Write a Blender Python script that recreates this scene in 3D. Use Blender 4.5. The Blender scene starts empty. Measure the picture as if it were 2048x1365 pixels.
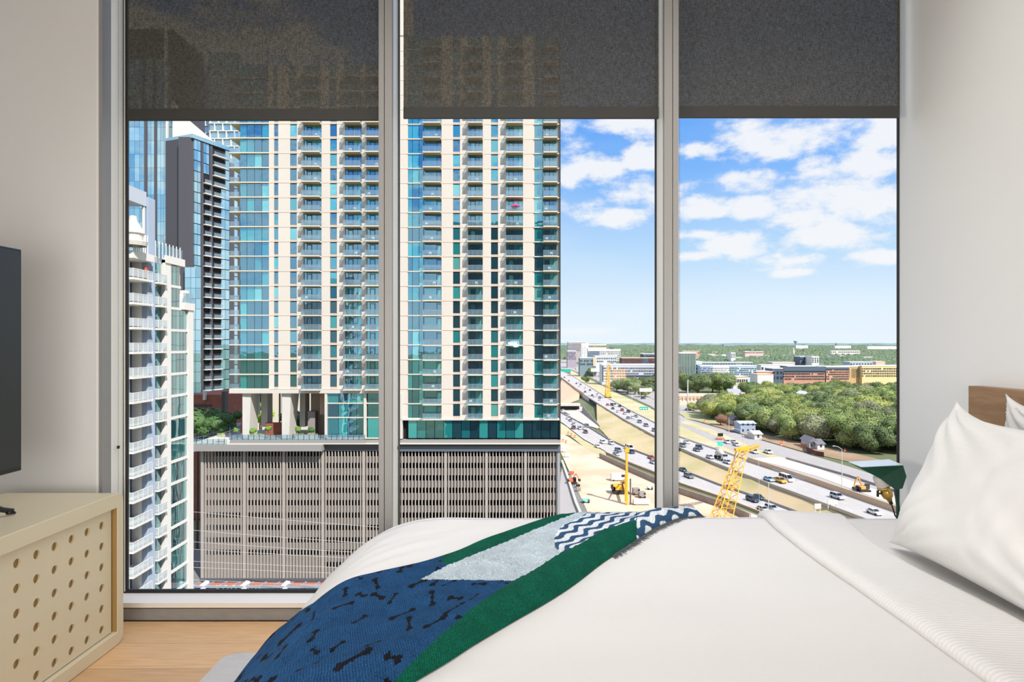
import bpy, bmesh, math, random
from mathutils import Vector, Matrix, noise
import numpy as np
sc = bpy.context.scene
COL = sc.collection
PI = math.pi
F = 1250.0                       # focal length in pixels of the 2048 wide frame
CZ, HV = 1.4, 688.0              # eye height, horizon row

# ------------------------------------------------------------------ camera
cam = bpy.data.cameras.new('camera'); cam.sensor_width = 36.0
cam.lens = 36.0 * F / 2048.0; cam.clip_start = 0.05; cam.clip_end = 60000
cam.shift_y = 5.5 / 2048.0
camo = bpy.data.objects.new('camera', cam); COL.objects.link(camo)
camo.location = (0, 0, CZ); camo.rotation_euler = (PI / 2, 0, 0)
sc.camera = camo
# ------------------------------------------------------------------ view
sc.view_settings.view_transform = 'Standard'; sc.view_settings.look = 'None'
sc.view_settings.exposure = 0.0; sc.view_settings.gamma = 1.0
sc.view_settings.use_curve_mapping = False
sc.cycles.max_bounces = 8; sc.cycles.transparent_max_bounces = 16
sc.cycles.caustics_reflective = False; sc.cycles.caustics_refractive = False
# ------------------------------------------------------------------ sky
W = bpy.data.worlds.new('sky'); sc.world = W; W.use_nodes = True
nt = W.node_tree; nt.nodes.clear()
def N(t, **k):
    n = nt.nodes.new(t)
    for a, b in k.items(): setattr(n, a, b)
    return n
L = nt.links.new
def MA(op, a, b=None, c=None, clamp=False):
    n = N('ShaderNodeMath', operation=op); n.use_clamp = clamp
    for i, x in enumerate((a, b, c)):
        if x is None: continue
        if isinstance(x, (int, float)): n.inputs[i].default_value = x
        else: L(x, n.inputs[i])
    return n.outputs[0]
def VM(op, a, b):
    n = N('ShaderNodeVectorMath', operation=op)
    for i, x in enumerate((a, b)):
        if isinstance(x, (tuple, list)): n.inputs[i].default_value = x
        else: L(x, n.inputs[i])
    return n
tc = N('ShaderNodeTexCoord'); D = tc.outputs['Generated']
sep = N('ShaderNodeSeparateXYZ'); L(D, sep.inputs[0])
ramp = N('ShaderNodeValToRGB'); cr = ramp.color_ramp
cr.elements[0].position = 0.0; cr.elements[0].color = (.82, .92, 1.0, 1)
cr.elements[1].position = 1.0; cr.elements[1].color = (.045, .19, .70, 1)
for p, c in ((.06, (.74, .88, 1.0)), (.14, (.50, .73, .98)), (.25, (.22, .49, .97)), (.36, (.13, .38, .93)), (.6, (.06, .23, .76))):
    e = cr.elements.new(p); e.color = (*c, 1)
L(sep.outputs[2], ramp.inputs[0])
def dirv(u, v):
    d = Vector(((u - 1024) / F, 1, (HV - v) / F)); return d.normalized()
nz = N('ShaderNodeTexNoise'); nz.inputs['Scale'].default_value = 13; nz.inputs['Detail'].default_value = 9; nz.inputs['Roughness'].default_value = .62
mp = VM('MULTIPLY', D, (1, 1, 1.9)); L(mp.outputs[0], nz.inputs['Vector'])
nz2 = N('ShaderNodeTexNoise'); nz2.inputs['Scale'].default_value = 3.2; nz2.inputs['Detail'].default_value = 3
mp2 = VM('MULTIPLY', D, (1, 1, 3.0)); L(mp2.outputs[0], nz2.inputs['Vector'])
base = MA('MULTIPLY', MA('SUBTRACT', nz2.outputs[0], .45), 6.0)
wide = VM('MULTIPLY', VM('SUBTRACT', D, tuple(dirv(1440, 420))).outputs[0], (1.9, 1.9, 1.9))
ln = N('ShaderNodeVectorMath', operation='LENGTH'); L(wide.outputs[0], ln.inputs[0])
front = MA('SUBTRACT', 1.0, MA('POWER', ln.outputs['Value'], 3), clamp=True)
cur = MA('SUBTRACT', base, MA('MULTIPLY', front, 3.0))
CL = [(1600, 262, 135, 42), (1540, 300, 60, 25), (1775, 262, 60, 45), (1740, 330, 80, 35), (1700, 400, 130, 50), (1640, 345, 50, 30), (1610, 430, 85, 36),
      (1665, 470, 110, 38), (1750, 420, 70, 50), (1480, 482, 72, 26), (1410, 418, 68, 22), (1505, 420, 58, 22), (1385, 305, 45, 18),
      (1235, 252, 95, 20), (1195, 345, 60, 30), (1260, 385, 80, 34), (1235, 430, 65, 18), (1140, 360, 35, 40), (1290, 320, 50, 24), (1495, 362, 60, 20), (1760, 512, 75, 16), (1600, 520, 60, 18), (1395, 470, 50, 12),
      (1160, 340, 60, 50), (1150, 290, 40, 30), (1160, 665, 70, 10), (1600, 545, 40, 9), (1400, 512, 40, 9)]
for u, v, ru, rv in CL:
    d = dirv(u, v); k = d.y
    s = VM('MULTIPLY', VM('SUBTRACT', D, tuple(d)).outputs[0], (F / ru / k, F / ru / k * .6, F / rv / k))
    l = N('ShaderNodeVectorMath', operation='LENGTH'); L(s.outputs[0], l.inputs[0])
    cur = MA('MAXIMUM', cur, MA('MAXIMUM', MA('SUBTRACT', 1.0, l.outputs['Value']), -1.5))
den = MA('ADD', cur, MA('MULTIPLY', MA('SUBTRACT', nz.outputs[0], .5), 4.4))
mr = N('ShaderNodeMapRange'); mr.interpolation_type = 'SMOOTHSTEP'; L(den, mr.inputs[0])
mr.inputs[1].default_value = -.38; mr.inputs[2].default_value = .62
mr2 = N('ShaderNodeMapRange'); mr2.interpolation_type = 'SMOOTHSTEP'; L(sep.outputs[2], mr2.inputs[0]); mr2.inputs[1].default_value = 0; mr2.inputs[2].default_value = .03
cm = MA('MULTIPLY', MA('MULTIPLY', mr.outputs[0], mr2.outputs[0]), .93)
wisp = MA('MULTIPLY', MA('SUBTRACT', nz2.outputs[0], .42, clamp=True), .5)
mix0 = N('ShaderNodeMixRGB'); L(wisp, mix0.inputs[0]); L(ramp.outputs[0], mix0.inputs[1]); mix0.inputs[2].default_value = (.9, .95, 1, 1)
mix = N('ShaderNodeMixRGB'); L(cm, mix.inputs[0]); L(mix0.outputs[0], mix.inputs[1]); mix.inputs[2].default_value = (.93, .945, .97, 1)
bg = N('ShaderNodeBackground'); L(mix.outputs[0], bg.inputs[0]); bg.inputs[1].default_value = 1.0
wo = N('ShaderNodeOutputWorld'); L(bg.outputs[0], wo.inputs[0])
# ------------------------------------------------------------------ lights
def lamp(kind, name, loc, to, energy, color=(1, 1, 1), **k):
    l = bpy.data.lights.new(name, kind); l.energy = energy; l.color = color
    for a, b in k.items(): setattr(l, a, b)
    o = bpy.data.objects.new(name, l); COL.objects.link(o); o.location = loc
    o.rotation_euler = (Vector(to) - Vector(loc)).to_track_quat('-Z', 'Y').to_euler()
    return o
SUN = lamp('SUN', 'sun', (42, -56, 72), (0, 0, 0), 5.5, (1, .955, .89), angle=.009)
# unseen fill lights added to lift the room: overhead, behind the camera, left side
lamp('AREA', 'ceiling_fill', (0.1, 2.42, 3.40), (0.1, 2.47, 0), 24, (1, .985, .965), shape='RECTANGLE', size=3.4, size_y=.8, spread=1.75)
lamp('AREA', 'back_fill', (0.2, -1.7, 1.2), (0.1, 3.2, .9), 54, (1, .98, .955), shape='RECTANGLE', size=3.6, size_y=1.4, spread=2.0)
lamp('AREA', 'left_fill', (-2.3, 0.7, 1.35), (2.0, 2.3, 1.0), 20, (1, .97, .94), shape='RECTANGLE', size=.7, size_y=.7, spread=2.2)

# ------------------------------------------------------------------ materials
MATS = {}
def mat(name, col, rough=.6, metal=0., spec=.5, bump=None, var=None, noise_scale=8, stretch=(1, 1, 1), coat=0, objvar=0, wave=None):
    """principled procedural; var = (amount, colour2) noise mix; bump = (scale, strength, stretch)"""
    if name in MATS: return MATS[name]
    m = bpy.data.materials.new(name); m.use_nodes = True; t = m.node_tree; b = t.nodes['Principled BSDF']
    b.inputs['Roughness'].default_value = rough; b.inputs['Metallic'].default_value = metal
    b.inputs['Specular IOR Level'].default_value = spec; b.inputs['Coat Weight'].default_value = coat
    co = t.nodes.new('ShaderNodeTexCoord'); out = None
    b.inputs['Base Color'].default_value = (*col, 1)
    if var:
        mpn = t.nodes.new('ShaderNodeMapping'); mpn.inputs['Scale'].default_value = stretch; t.links.new(co.outputs['Object'], mpn.inputs[0])
        n = t.nodes.new('ShaderNodeTexNoise'); n.inputs['Scale'].default_value = noise_scale; n.inputs['Detail'].default_value = 5
        t.links.new(mpn.outputs[0], n.inputs['Vector'])
        r = t.nodes.new('ShaderNodeMapRange'); r.inputs[1].default_value = .35; r.inputs[2].default_value = .65; t.links.new(n.outputs[0], r.inputs[0])
        mm = t.nodes.new('ShaderNodeMath'); mm.operation = 'MULTIPLY'; mm.inputs[1].default_value = var[0]; t.links.new(r.outputs[0], mm.inputs[0])
        x = t.nodes.new('ShaderNodeMixRGB'); x.inputs[1].default_value = (*col, 1); x.inputs[2].default_value = (*var[1], 1)
        t.links.new(mm.outputs[0], x.inputs[0]); out = x.outputs[0]
    if objvar:
        oi = t.nodes.new('ShaderNodeObjectInfo'); h = t.nodes.new('ShaderNodeHueSaturation')
        r = t.nodes.new('ShaderNodeMapRange'); r.inputs[3].default_value = 1 - objvar; r.inputs[4].default_value = 1 + objvar
        t.links.new(oi.outputs['Random'], r.inputs[0]); t.links.new(r.outputs[0], h.inputs['Value'])
        if out: t.links.new(out, h.inputs['Color'])
        else: h.inputs['Color'].default_value = (*col, 1)
        out = h.outputs[0]
    if out: t.links.new(out, b.inputs['Base Color'])
    if bump:
        mpn = t.nodes.new('ShaderNodeMapping'); mpn.inputs['Scale'].default_value = bump[2] if len(bump) > 2 else (1, 1, 1)
        t.links.new(co.outputs['Object'], mpn.inputs[0])
        n = t.nodes.new('ShaderNodeTexNoise'); n.inputs['Scale'].default_value = bump[0]; n.inputs['Detail'].default_value = 3
        t.links.new(mpn.outputs[0], n.inputs['Vector'])
        bp = t.nodes.new('ShaderNodeBump'); bp.inputs['Strength'].default_value = bump[1]; bp.inputs['Distance'].default_value = .01
        t.links.new(n.outputs[0], bp.inputs['Height']); t.links.new(bp.outputs[0], b.inputs['Normal'])
        if wave:
            wv = t.nodes.new('ShaderNodeTexWave'); wv.bands_direction = wave[0]; wv.inputs['Scale'].default_value = wave[1]; wv.inputs['Distortion'].default_value = wave[3]
            t.links.new(co.outputs['Object'], wv.inputs['Vector'])
            b2 = t.nodes.new('ShaderNodeBump'); b2.inputs['Strength'].default_value = wave[2]; b2.inputs['Distance'].default_value = .004
            t.links.new(wv.outputs[0], b2.inputs['Height']); t.links.new(bp.outputs[0], b2.inputs['Normal']); t.links.new(b2.outputs[0], b.inputs['Normal'])
    MATS[name] = m; return m
def facade_glass(name, cols, refl=.55, tint=(.8, .95, 1), rough=.02, wob=.35, scale=.35):
    """curtain-wall glass: per-pane random blind / dark interior behind a mirror-like skin"""
    m = bpy.data.materials.new(name); m.use_nodes = True; t = m.node_tree; t.nodes.clear()
    oi = t.nodes.new('ShaderNodeObjectInfo'); r = t.nodes.new('ShaderNodeValToRGB'); r.color_ramp.interpolation = 'CONSTANT'
    while len(r.color_ramp.elements) > 1: r.color_ramp.elements.remove(r.color_ramp.elements[0])
    for i, (p, c) in enumerate(cols):
        e = r.color_ramp.elements[0] if i == 0 else r.color_ramp.elements.new(p)
        e.position = p; e.color = (*c, 1)
    t.links.new(oi.outputs['Random'], r.inputs[0])
    co = t.nodes.new('ShaderNodeTexCoord')
    n = t.nodes.new('ShaderNodeTexNoise'); n.inputs['Scale'].default_value = scale; n.inputs['Detail'].default_value = 2
    ge = t.nodes.new('ShaderNodeNewGeometry'); t.links.new(ge.outputs['Position'], n.inputs['Vector'])
    bp = t.nodes.new('ShaderNodeBump'); bp.inputs['Strength'].default_value = wob; bp.inputs['Distance'].default_value = .05
    t.links.new(n.outputs[0], bp.inputs['Height'])
    d = t.nodes.new('ShaderNodeBsdfDiffuse'); g = t.nodes.new('ShaderNodeBsdfGlossy'); g.inputs['Color'].default_value = (*tint, 1); g.inputs['Roughness'].default_value = rough
    t.links.new(r.outputs[0], d.inputs[0]); t.links.new(bp.outputs[0], g.inputs['Normal'])
    f = t.nodes.new('ShaderNodeFresnel'); f.inputs[0].default_value = 1.5
    a = t.nodes.new('ShaderNodeMath'); a.operation = 'ADD'; a.inputs[1].default_value = refl; a.use_clamp = True; t.links.new(f.outputs[0], a.inputs[0])
    x = t.nodes.new('ShaderNodeMixShader'); t.links.new(a.outputs[0], x.inputs[0]); t.links.new(d.outputs[0], x.inputs[1]); t.links.new(g.outputs[0], x.inputs[2])
    o = t.nodes.new('ShaderNodeOutputMaterial'); t.links.new(x.outputs[0], o.inputs[0])
    MATS[name] = m; return m
def clear_glass(name, tint=(1, 1, 1), gl=.05, dens=0., dcol=(.8, .9, .95)):
    m = bpy.data.materials.new(name); m.use_nodes = True; t = m.node_tree; t.nodes.clear()
    tr = t.nodes.new('ShaderNodeBsdfTransparent'); tr.inputs[0].default_value = (*tint, 1)
    g = t.nodes.new('ShaderNodeBsdfGlossy'); g.inputs['Roughness'].default_value = .0
    x = t.nodes.new('ShaderNodeMixShader'); x.inputs[0].default_value = gl
    t.links.new(tr.outputs[0], x.inputs[1]); t.links.new(g.outputs[0], x.inputs[2]); last = x
    if dens:
        d = t.nodes.new('ShaderNodeBsdfDiffuse'); d.inputs[0].default_value = (*dcol, 1)
        y = t.nodes.new('ShaderNodeMixShader'); y.inputs[0].default_value = dens
        t.links.new(x.outputs[0], y.inputs[1]); t.links.new(d.outputs[0], y.inputs[2]); last = y
    o = t.nodes.new('ShaderNodeOutputMaterial'); t.links.new(last.outputs[0], o.inputs[0])
    MATS[name] = m; return m

# ------------------------------------------------------------------ builders
def tag(o, label=None, cat=None, group=None, kind=None):
    if label: o['label'] = label
    if cat: o['category'] = cat
    if group: o['group'] = group
    if kind: o['kind'] = kind
    return o
def wloc(o):
    v = Vector((0, 0, 0))
    while o is not None: v += o.location; o = o.parent
    return v
def thing(name, loc, label=None, cat=None, group=None, kind=None):
    o = bpy.data.objects.new(name, None); COL.objects.link(o); o.location = loc; o.empty_display_size = .1
    return tag(o, label, cat, group, kind)
def link(name, me, parent=None, loc=None, kind=None):
    """mesh object; loc is a world position (parents are unrotated), None = mesh already in world coords"""
    o = bpy.data.objects.new(name, me); COL.objects.link(o)
    P = wloc(parent) if parent else Vector((0, 0, 0))
    if parent: o.parent = parent
    o.location = (Vector(loc) if loc is not None else Vector((0, 0, 0))) - P
    if kind: o['kind'] = kind
    return o
class MB:
    def __init__(s): s.v = []; s.f = []; s.m = []; s.mi = 0
    def add(s, vs, fs):
        k = len(s.v); s.v += [tuple(x) for x in vs]; s.f += [tuple(i + k for i in f) for f in fs]; s.m += [s.mi] * len(fs); return s
    def box(s, x0, x1, y0, y1, z0, z1):
        return s.add([(x0, y0, z0), (x1, y0, z0), (x1, y1, z0), (x0, y1, z0), (x0, y0, z1), (x1, y0, z1), (x1, y1, z1), (x0, y1, z1)],
                     [(0, 3, 2, 1), (4, 5, 6, 7), (0, 1, 5, 4), (1, 2, 6, 5), (2, 3, 7, 6), (3, 0, 4, 7)])
    def bar(s, a, b, w, h=None, up=(0, 0, 1)):
        h = h or w; a = Vector(a); b = Vector(b); d = (b - a).normalized(); u = Vector(up)
        if abs(d.dot(u)) > .99: u = Vector((1, 0, 0))
        x = d.cross(u).normalized() * w / 2; y = d.cross(x).normalized() * h / 2
        vs = [p + sx * x + sy * y for p in (a, b) for sx, sy in ((-1, -1), (1, -1), (1, 1), (-1, 1))]
        return s.add(vs, [(0, 1, 2, 3), (7, 6, 5, 4), (0, 4, 5, 1), (1, 5, 6, 2), (2, 6, 7, 3), (3, 7, 4, 0)])
    def tube(s, pts, r, n=8, r2=None):
        pts = [Vector(p) for p in pts]; k = len(s.v); m = len(pts)
        ux = None
        for i, p in enumerate(pts):
            d = (pts[min(i + 1, m - 1)] - pts[max(i - 1, 0)]).normalized()
            if ux is None: ux = d.orthogonal().normalized()
            ux = (ux - d * ux.dot(d)).normalized(); uy = d.cross(ux)
            rr = r if r2 is None else r + (r2 - r) * i / (m - 1)
            for j in range(n):
                a = 2 * PI * j / n; s.v.append(tuple(p + ux * math.cos(a) * rr + uy * math.sin(a) * rr))
        for i in range(m - 1):
            for j in range(n):
                s.f.append((k + i * n + j, k + i * n + (j + 1) % n, k + (i + 1) * n + (j + 1) % n, k + (i + 1) * n + j)); s.m.append(s.mi)
        s.f.append(tuple(k + j for j in reversed(range(n)))); s.m.append(s.mi)
        s.f.append(tuple(k + (m - 1) * n + j for j in range(n))); s.m.append(s.mi)
        return s
    def lathe(s, prof, c=(0, 0, 0), n=16, M=None):
        k = len(s.v); c = Vector(c)
        for r, z in prof:
            for j in range(n):
                a = 2 * PI * j / n; q = Vector((r * math.cos(a), r * math.sin(a), z))
                if M is not None: q = M @ q
                s.v.append(tuple(c + q))
        for i in range(len(prof) - 1):
            for j in range(n):
                s.f.append((k + i * n + j, k + i * n + (j + 1) % n, k + (i + 1) * n + (j + 1) % n, k + (i + 1) * n + j)); s.m.append(s.mi)
        return s
    def prism(s, poly, ax, a0, a1):
        """extrude a 2-D polygon along axis ax from a0 to a1"""
        def mk(p, a):
            return {'x': (a, p[0], p[1]), 'y': (p[0], a, p[1]), 'z': (p[0], p[1], a)}[ax]
        n = len(poly)
        return s.add([mk(p, a0) for p in poly] + [mk(p, a1) for p in poly],
                     [tuple(range(n)), tuple(range(2 * n - 1, n - 1, -1))] + [(i, n + i, n + (i + 1) % n, (i + 1) % n) for i in range(n)])
    def mesh(s, name, mats, smooth=False, fix=True):
        me = bpy.data.meshes.new(name); me.from_pydata(s.v, [], s.f)
        for m in (mats if isinstance(mats, (list, tuple)) else [mats]): me.materials.append(m)
        me.polygons.foreach_set('material_index', s.m)
        if smooth: me.polygons.foreach_set('use_smooth', [True] * len(s.f))
        if fix:
            bm = bmesh.new(); bm.from_mesh(me); bmesh.ops.recalc_face_normals(bm, faces=bm.faces); bm.to_mesh(me); bm.free()
        me.update(); return me
    def build(s, name, mats, parent=None, smooth=False, kind=None, loc=None, fix=True):
        return link(name, s.mesh(name, mats, smooth, fix), parent, loc, kind)
_bc = {}
def boxm(name, sx, sy, sz, m, bev=0):
    k = (name, round(sx, 4), round(sy, 4), round(sz, 4), m.name, bev)
    if k not in _bc:
        b = MB().box(-sx / 2, sx / 2, -sy / 2, sy / 2, -sz / 2, sz / 2); me = b.mesh(name, m)
        if bev:
            bm = bmesh.new(); bm.from_mesh(me); bmesh.ops.bevel(bm, geom=bm.edges[:], offset=bev, segments=2, affect='EDGES', profile=.5); bm.to_mesh(me); bm.free()
        _bc[k] = me
    return _bc[k]
def bx(name, x0, x1, y0, y1, z0, z1, m, parent=None, bev=0, kind=None):
    """box part sharing mesh data with equal boxes, origin at its centre"""
    return link(name, boxm(name, abs(x1 - x0), abs(y1 - y0), abs(z1 - z0), m, bev), parent, ((x0 + x1) / 2, (y0 + y1) / 2, (z0 + z1) / 2), kind)
def struct(o): o['kind'] = 'structure'; return o
def PX(u, y): return (u - 1024) * y / F
def PZ(v, y): return CZ - (v - HV) * y / F
def P3(u, v, y): return Vector((PX(u, y), y, PZ(v, y)))
ZA, ZB = -47.7, -44.7            # street level, upper freeway level
def GR(u, v, z):
    y = (CZ - z) * F / (v - HV); return Vector((PX(u, y), y, z))

# interior palette
M_wall = mat('wall_paint', (.80, .79, .775), .75, bump=(400, .04), spec=.2)
M_ceil = mat('ceiling_paint', (.82, .81, .79), .8)
M_white = mat('white_aluminium', (.96, .92, .85), .5, spec=.3)
M_grey = mat('grey_aluminium', (.31, .30, .285), .4, bump=(60, .02))
M_curb = mat('grey_sill_metal', (.36, .355, .35), .45, var=(.5, (.28, .28, .28)), noise_scale=14, stretch=(1, 1, 3))
M_gasket = mat('black_gasket', (.012, .012, .013), .5)
M_floor = mat('oak_plank', (.74, .47, .24), .45, var=(.8, (.62, .37, .175)), noise_scale=5, stretch=(1.2, 14, 1), objvar=.10, bump=(30, .10, (1, 12, 1)))
M_gap = mat('floor_gap', (.16, .09, .045), .8)
M_cream = mat('cream_powder_coat', (.70, .61, .42), .42, bump=(300, .02))
M_inner = mat('brown_interior', (.40, .25, .085), .6)
M_black = mat('black_plastic', (.012, .012, .013), .35)
M_screen = mat('dark_screen', (.02, .02, .021), .38, spec=.6)
M_linen = mat('white_linen', (.71, .69, .665), .85, spec=.15, bump=(250, .10))
M_pcase = mat('striped_pillowcase', (.74, .725, .70), .85, spec=.15, bump=(250, .06), wave=('X', 30, .07, .3))
M_fold = mat('striped_sheet', (.72, .70, .675), .85, spec=.15, bump=(250, .06), wave=('Y', 24, .16, .6))
M_head = mat('oak_veneer', (.34, .20, .105), .5, var=(.7, (.22, .12, .058)), noise_scale=6, stretch=(8, 1, 11), bump=(20, .08, (8, 1, 10)))
M_rug = mat('heathered_rug', (.56, .55, .54), .95, var=(.6, (.68, .67, .66)), noise_scale=30, stretch=(.4, 6, 1), bump=(220, .5))
M_green = mat('green_enamel', (.0, .060, .030), .25, spec=.6)
M_brass = mat('brass', (.72, .45, .12), .28, metal=1)
M_opal = mat('opal_glass', (.72, .68, .62), .3)
# ================================================================== ROOM SHELL
YW, YG = 3.115, 3.285              # mullion front, glass
def sbox(name, x0, x1, y0, y1, z0, z1, m, **k): return struct(bx(name, x0, x1, y0, y1, z0, z1, m, **k))
sub = sbox('floor', -2.75, 2.2, -2.2, 3.293, -.12, -.012, M_gap)
random.seed(3)
y = 3.15; row = 0
while y > -2.2:
    x = -2.6 - random.uniform(.1, .6)
    while x < 2.034:
        x1 = min(x + (3.9 if row % 2 else 4.6), 2.034); xa = max(x, -2.6)
        if x1 - xa > .06:
            bx('plank', xa + .0012, x1 - .0012, max(y - .23, -2.1) + .0012, y - .0012, -.012, 0, M_floor, sub)
        x += 3.9 if row % 2 else 4.6
    y -= .23; row += 1
sbox('ceiling', -2.75, 2.2, -2.2, 3.31, 3.45, 3.6, M_ceil)
sbox('wall_right', 2.034, 2.2, -2.2, 3.293, -.12, 3.45, M_wall)
sbox('wall_left', -2.75, -2.6, -2.2, 3.293, -.12, 3.45, M_wall)
sbox('wall_back', -2.75, 2.2, -2.35, -2.2, -.12, 3.6, M_wall)
sbox('wall_front', -2.6, -2.056, 3.108, 3.293, 0, 3.45, M_wall, bev=.012)
sbox('trim_1', -2.056, -2.040, 3.112, 3.18, 0, 3.45, M_grey)                       # grey jamb strip
# sill curb
t = thing('trim_2', (0, 3.24, 0)); struct(t)
bx('sill_cap', -2.04, 2.034, 3.155, 3.292, .066, .09, M_white, t)
bx('sill_front', -2.04, 2.034, 3.162, 3.292, .0, .058, M_curb, t)
bx('sill_groove', -2.04, 2.034, 3.17, 3.292, .058, .066, M_black, t)
M_glass = clear_glass('window_glass', (1, 1, 1), .0008)
ml = [(-.665, -.598), (.759, .831)]
for i, (a, b) in enumerate(ml):
    t = thing('trim_%d' % (3 + i), ((a + b) / 2, 3.2, .09)); struct(t)
    c = a + (b - a) * .42 if i == 0 else a + (b - a) * .58
    bx('mullion_face', a, c - .0015, YW, YW + .03, .09, 3.45, M_grey, t, bev=.001)
    bx('mullion_face', c + .0015, b, YW, YW + .03, .09, 3.45, M_grey, t, bev=.001)
    bx('mullion_body', a + .0005, b - .0005, YW + .032, 3.292, .09, 3.45, M_white, t)
t = thing('trim_5', (-2.05, 3.25, .09)); struct(t)
bx('jamb_liner', -2.056, -2.040, 3.181, 3.292, .09, 3.45, M_white, t)
bays = [(-2.040, -.665), (-.598, .759), (.831, 2.034)]
M_frame = M_gasket
for i, (a, b) in enumerate(bays):
    w = thing('window_%d' % (i + 1), ((a + b) / 2, YG, .09)); struct(w)
    g = .022 if i == 0 else .008
    gr = .008
    bx('glass_pane', a + .002, b - .002, YG + .001, YG + .006, .098, 3.44, M_glass, w)
    bx('gasket', a, a + g, YG - .004, YG + .008, .09, 3.45, M_frame, w)
    bx('gasket', b - gr, b, YG - .004, YG + .008, .09, 3.45, M_frame, w)
    bx('gasket', a + g, b - gr, YG - .004, YG + .008, .09, .108, M_frame, w)
    if i == 0: bx('gasket_trim', a + .006, a + .010, YG - .008, YG - .004, .10, 3.45, M_white, w)
    bx('glazing_head', a, b, YG - .02, YG + .02, 3.40, 3.45, M_white, w)

# ================================================================== ROLLER SHADES
def shade_mat():
    m = bpy.data.materials.new('woven_shade'); m.use_nodes = True; t = m.node_tree; t.nodes.clear()
    co = t.nodes.new('ShaderNodeTexCoord')
    def nz(sx, sz):
        mp = t.nodes.new('ShaderNodeMapping'); mp.inputs['Scale'].default_value = (sx, 1, sz); t.links.new(co.outputs['Object'], mp.inputs[0])
        n = t.nodes.new('ShaderNodeTexNoise'); n.inputs['Scale'].default_value = 1; n.inputs['Detail'].default_value = 2; t.links.new(mp.outputs[0], n.inputs['Vector']); return n.outputs[0]
    a = t.nodes.new('ShaderNodeMath'); a.operation = 'MULTIPLY'; t.links.new(nz(700, 40), a.inputs[0]); t.links.new(nz(50, 700), a.inputs[1])
    r = t.nodes.new('ShaderNodeMapRange'); r.inputs[1].default_value = .16; r.inputs[2].default_value = .36; t.links.new(a.outputs[0], r.inputs[0])
    c = t.nodes.new('ShaderNodeMixRGB'); c.inputs[1].default_value = (.052, .050, .044, 1); c.inputs[2].default_value = (.115, .109, .095, 1); t.links.new(r.outputs[0], c.inputs[0])
    d = t.nodes.new('ShaderNodeBsdfDiffuse'); t.links.new(c.outputs[0], d.inputs[0])
    g = t.nodes.new('ShaderNodeBsdfRefraction'); g.inputs['IOR'].default_value = 1.003; g.inputs['Roughness'].default_value = .38; g.inputs[0].default_value = (1, .90, .76, 1)
    f = t.nodes.new('ShaderNodeMath'); f.operation = 'MULTIPLY'; f.inputs[1].default_value = .085; t.links.new(r.outputs[0], f.inputs[0])
    x = t.nodes.new('ShaderNodeMixShader'); t.links.new(f.outputs[0], x.inputs[0]); t.links.new(d.outputs[0], x.inputs[1]); t.links.new(g.outputs[0], x.inputs[2])
    o = t.nodes.new('ShaderNodeOutputMaterial'); t.links.new(x.outputs[0], o.inputs[0]); MATS['shade'] = m; return m
M_shade = shade_mat(); M_hem = mat('shade_hem', (.045, .044, .040), .8, bump=(300, .1))
M_chain = mat('bead_chain', (.22, .22, .21), .35, metal=.6)
def beads(x, y, z0, z1, step=.0115, r=.0022):
    b = MB(); z = z0; i = 0
    b.tube([(x, y, z0), (x, y, z1)], .0006, 4)
    while z < z1:
        dx = .004 * math.sin(z * 1.3) * 0
        p = (x + dx, y, z)
        b.add([(p[0] - r, y, z), (p[0] + r, y, z), (p[0], y - r, z), (p[0], y + r, z), (p[0], y, z - r * 1.3), (p[0], y, z + r * 1.3)],
              [(0, 2, 5), (2, 1, 5), (1, 3, 5), (3, 0, 5), (2, 0, 4), (1, 2, 4), (3, 1, 4), (0, 3, 4)])
        z += step
    return b
SH = [(-1.966, -.672, 2.542, 3.2, 'charcoal roller shade over the left window bay, before the glass towers', (-2.025, -2.003)),
      (-.5555, .750, 2.552, 3.2, 'charcoal roller shade in the middle bay, building outlines showing through it', (-.580, None)),
      (.848, 1.981, 2.556, 3.2, 'charcoal roller shade over the right bay, above the open blue sky', (.842, None))]
for i, (a, b, zb, ys, lab, ch) in enumerate(SH):
    s = thing('roller_shade', ((a + b) / 2, ys, zb), lab, 'roller shade', 'charcoal roller shades pulled halfway down')
    m = MB(); m.add([(a, ys, zb + .058), (b, ys, zb + .058), (b, ys, 3.36), (a, ys, 3.36)], [(0, 1, 2, 3)]); m.build('shade_fabric', M_shade, s, fix=False)
    bx('hem_bar', a, b, ys - .008, ys + .006, zb, zb + .06, M_hem, s, bev=.003)
    m = MB(); m.tube([(a, ys + .02, 3.385), (b, ys + .02, 3.385)], .03, 16); m.build('roller_tube', M_hem, s)
    for j, cx in enumerate(ch):
        if cx is None: continue
        z0 = .35 if i else .55
        beads(cx, 3.215 if i == 0 else (3.19 if i == 1 else 3.14), z0, 3.38).build('pull_chain', M_chain, s, kind='stuff')
        if j == 0: bx('chain_stop', cx - .004, cx + .004, (3.215 if i == 0 else 3.19 if i == 1 else 3.14) - .006, (3.215 if i == 0 else 3.19 if i == 1 else 3.14) + .006, .86 + .0, .875, M_black, s)

# ================================================================== CABINET
cab = thing('media_cabinet', (-2.1, 2.2, 0), 'cream metal media cabinet with perforated sliding doors left of the window', 'cabinet')
X0, X1, Y0, Y1, Zt, R = -2.36, -1.83, 1.25, 2.945, .706, .045
def rrect(y0, y1, z0, z1, r, n=7):
    p = []
    for cy, cz, a0 in ((y1 - r, z1 - r, 0), (y0 + r, z1 - r, 90), (y0 + r, z0 + r, 180), (y1 - r, z0 + r, 270)):
        for i in range(n + 1):
            a = math.radians(a0 + 90 * i / n); p.append((cy + r * math.cos(a), cz + r * math.sin(a)))
    return p
o_ = rrect(Y0, Y1, 0.002, Zt, R); i_ = rrect(Y0 + .045, Y1 - .045, .062, Zt - .068, .004)
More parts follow.
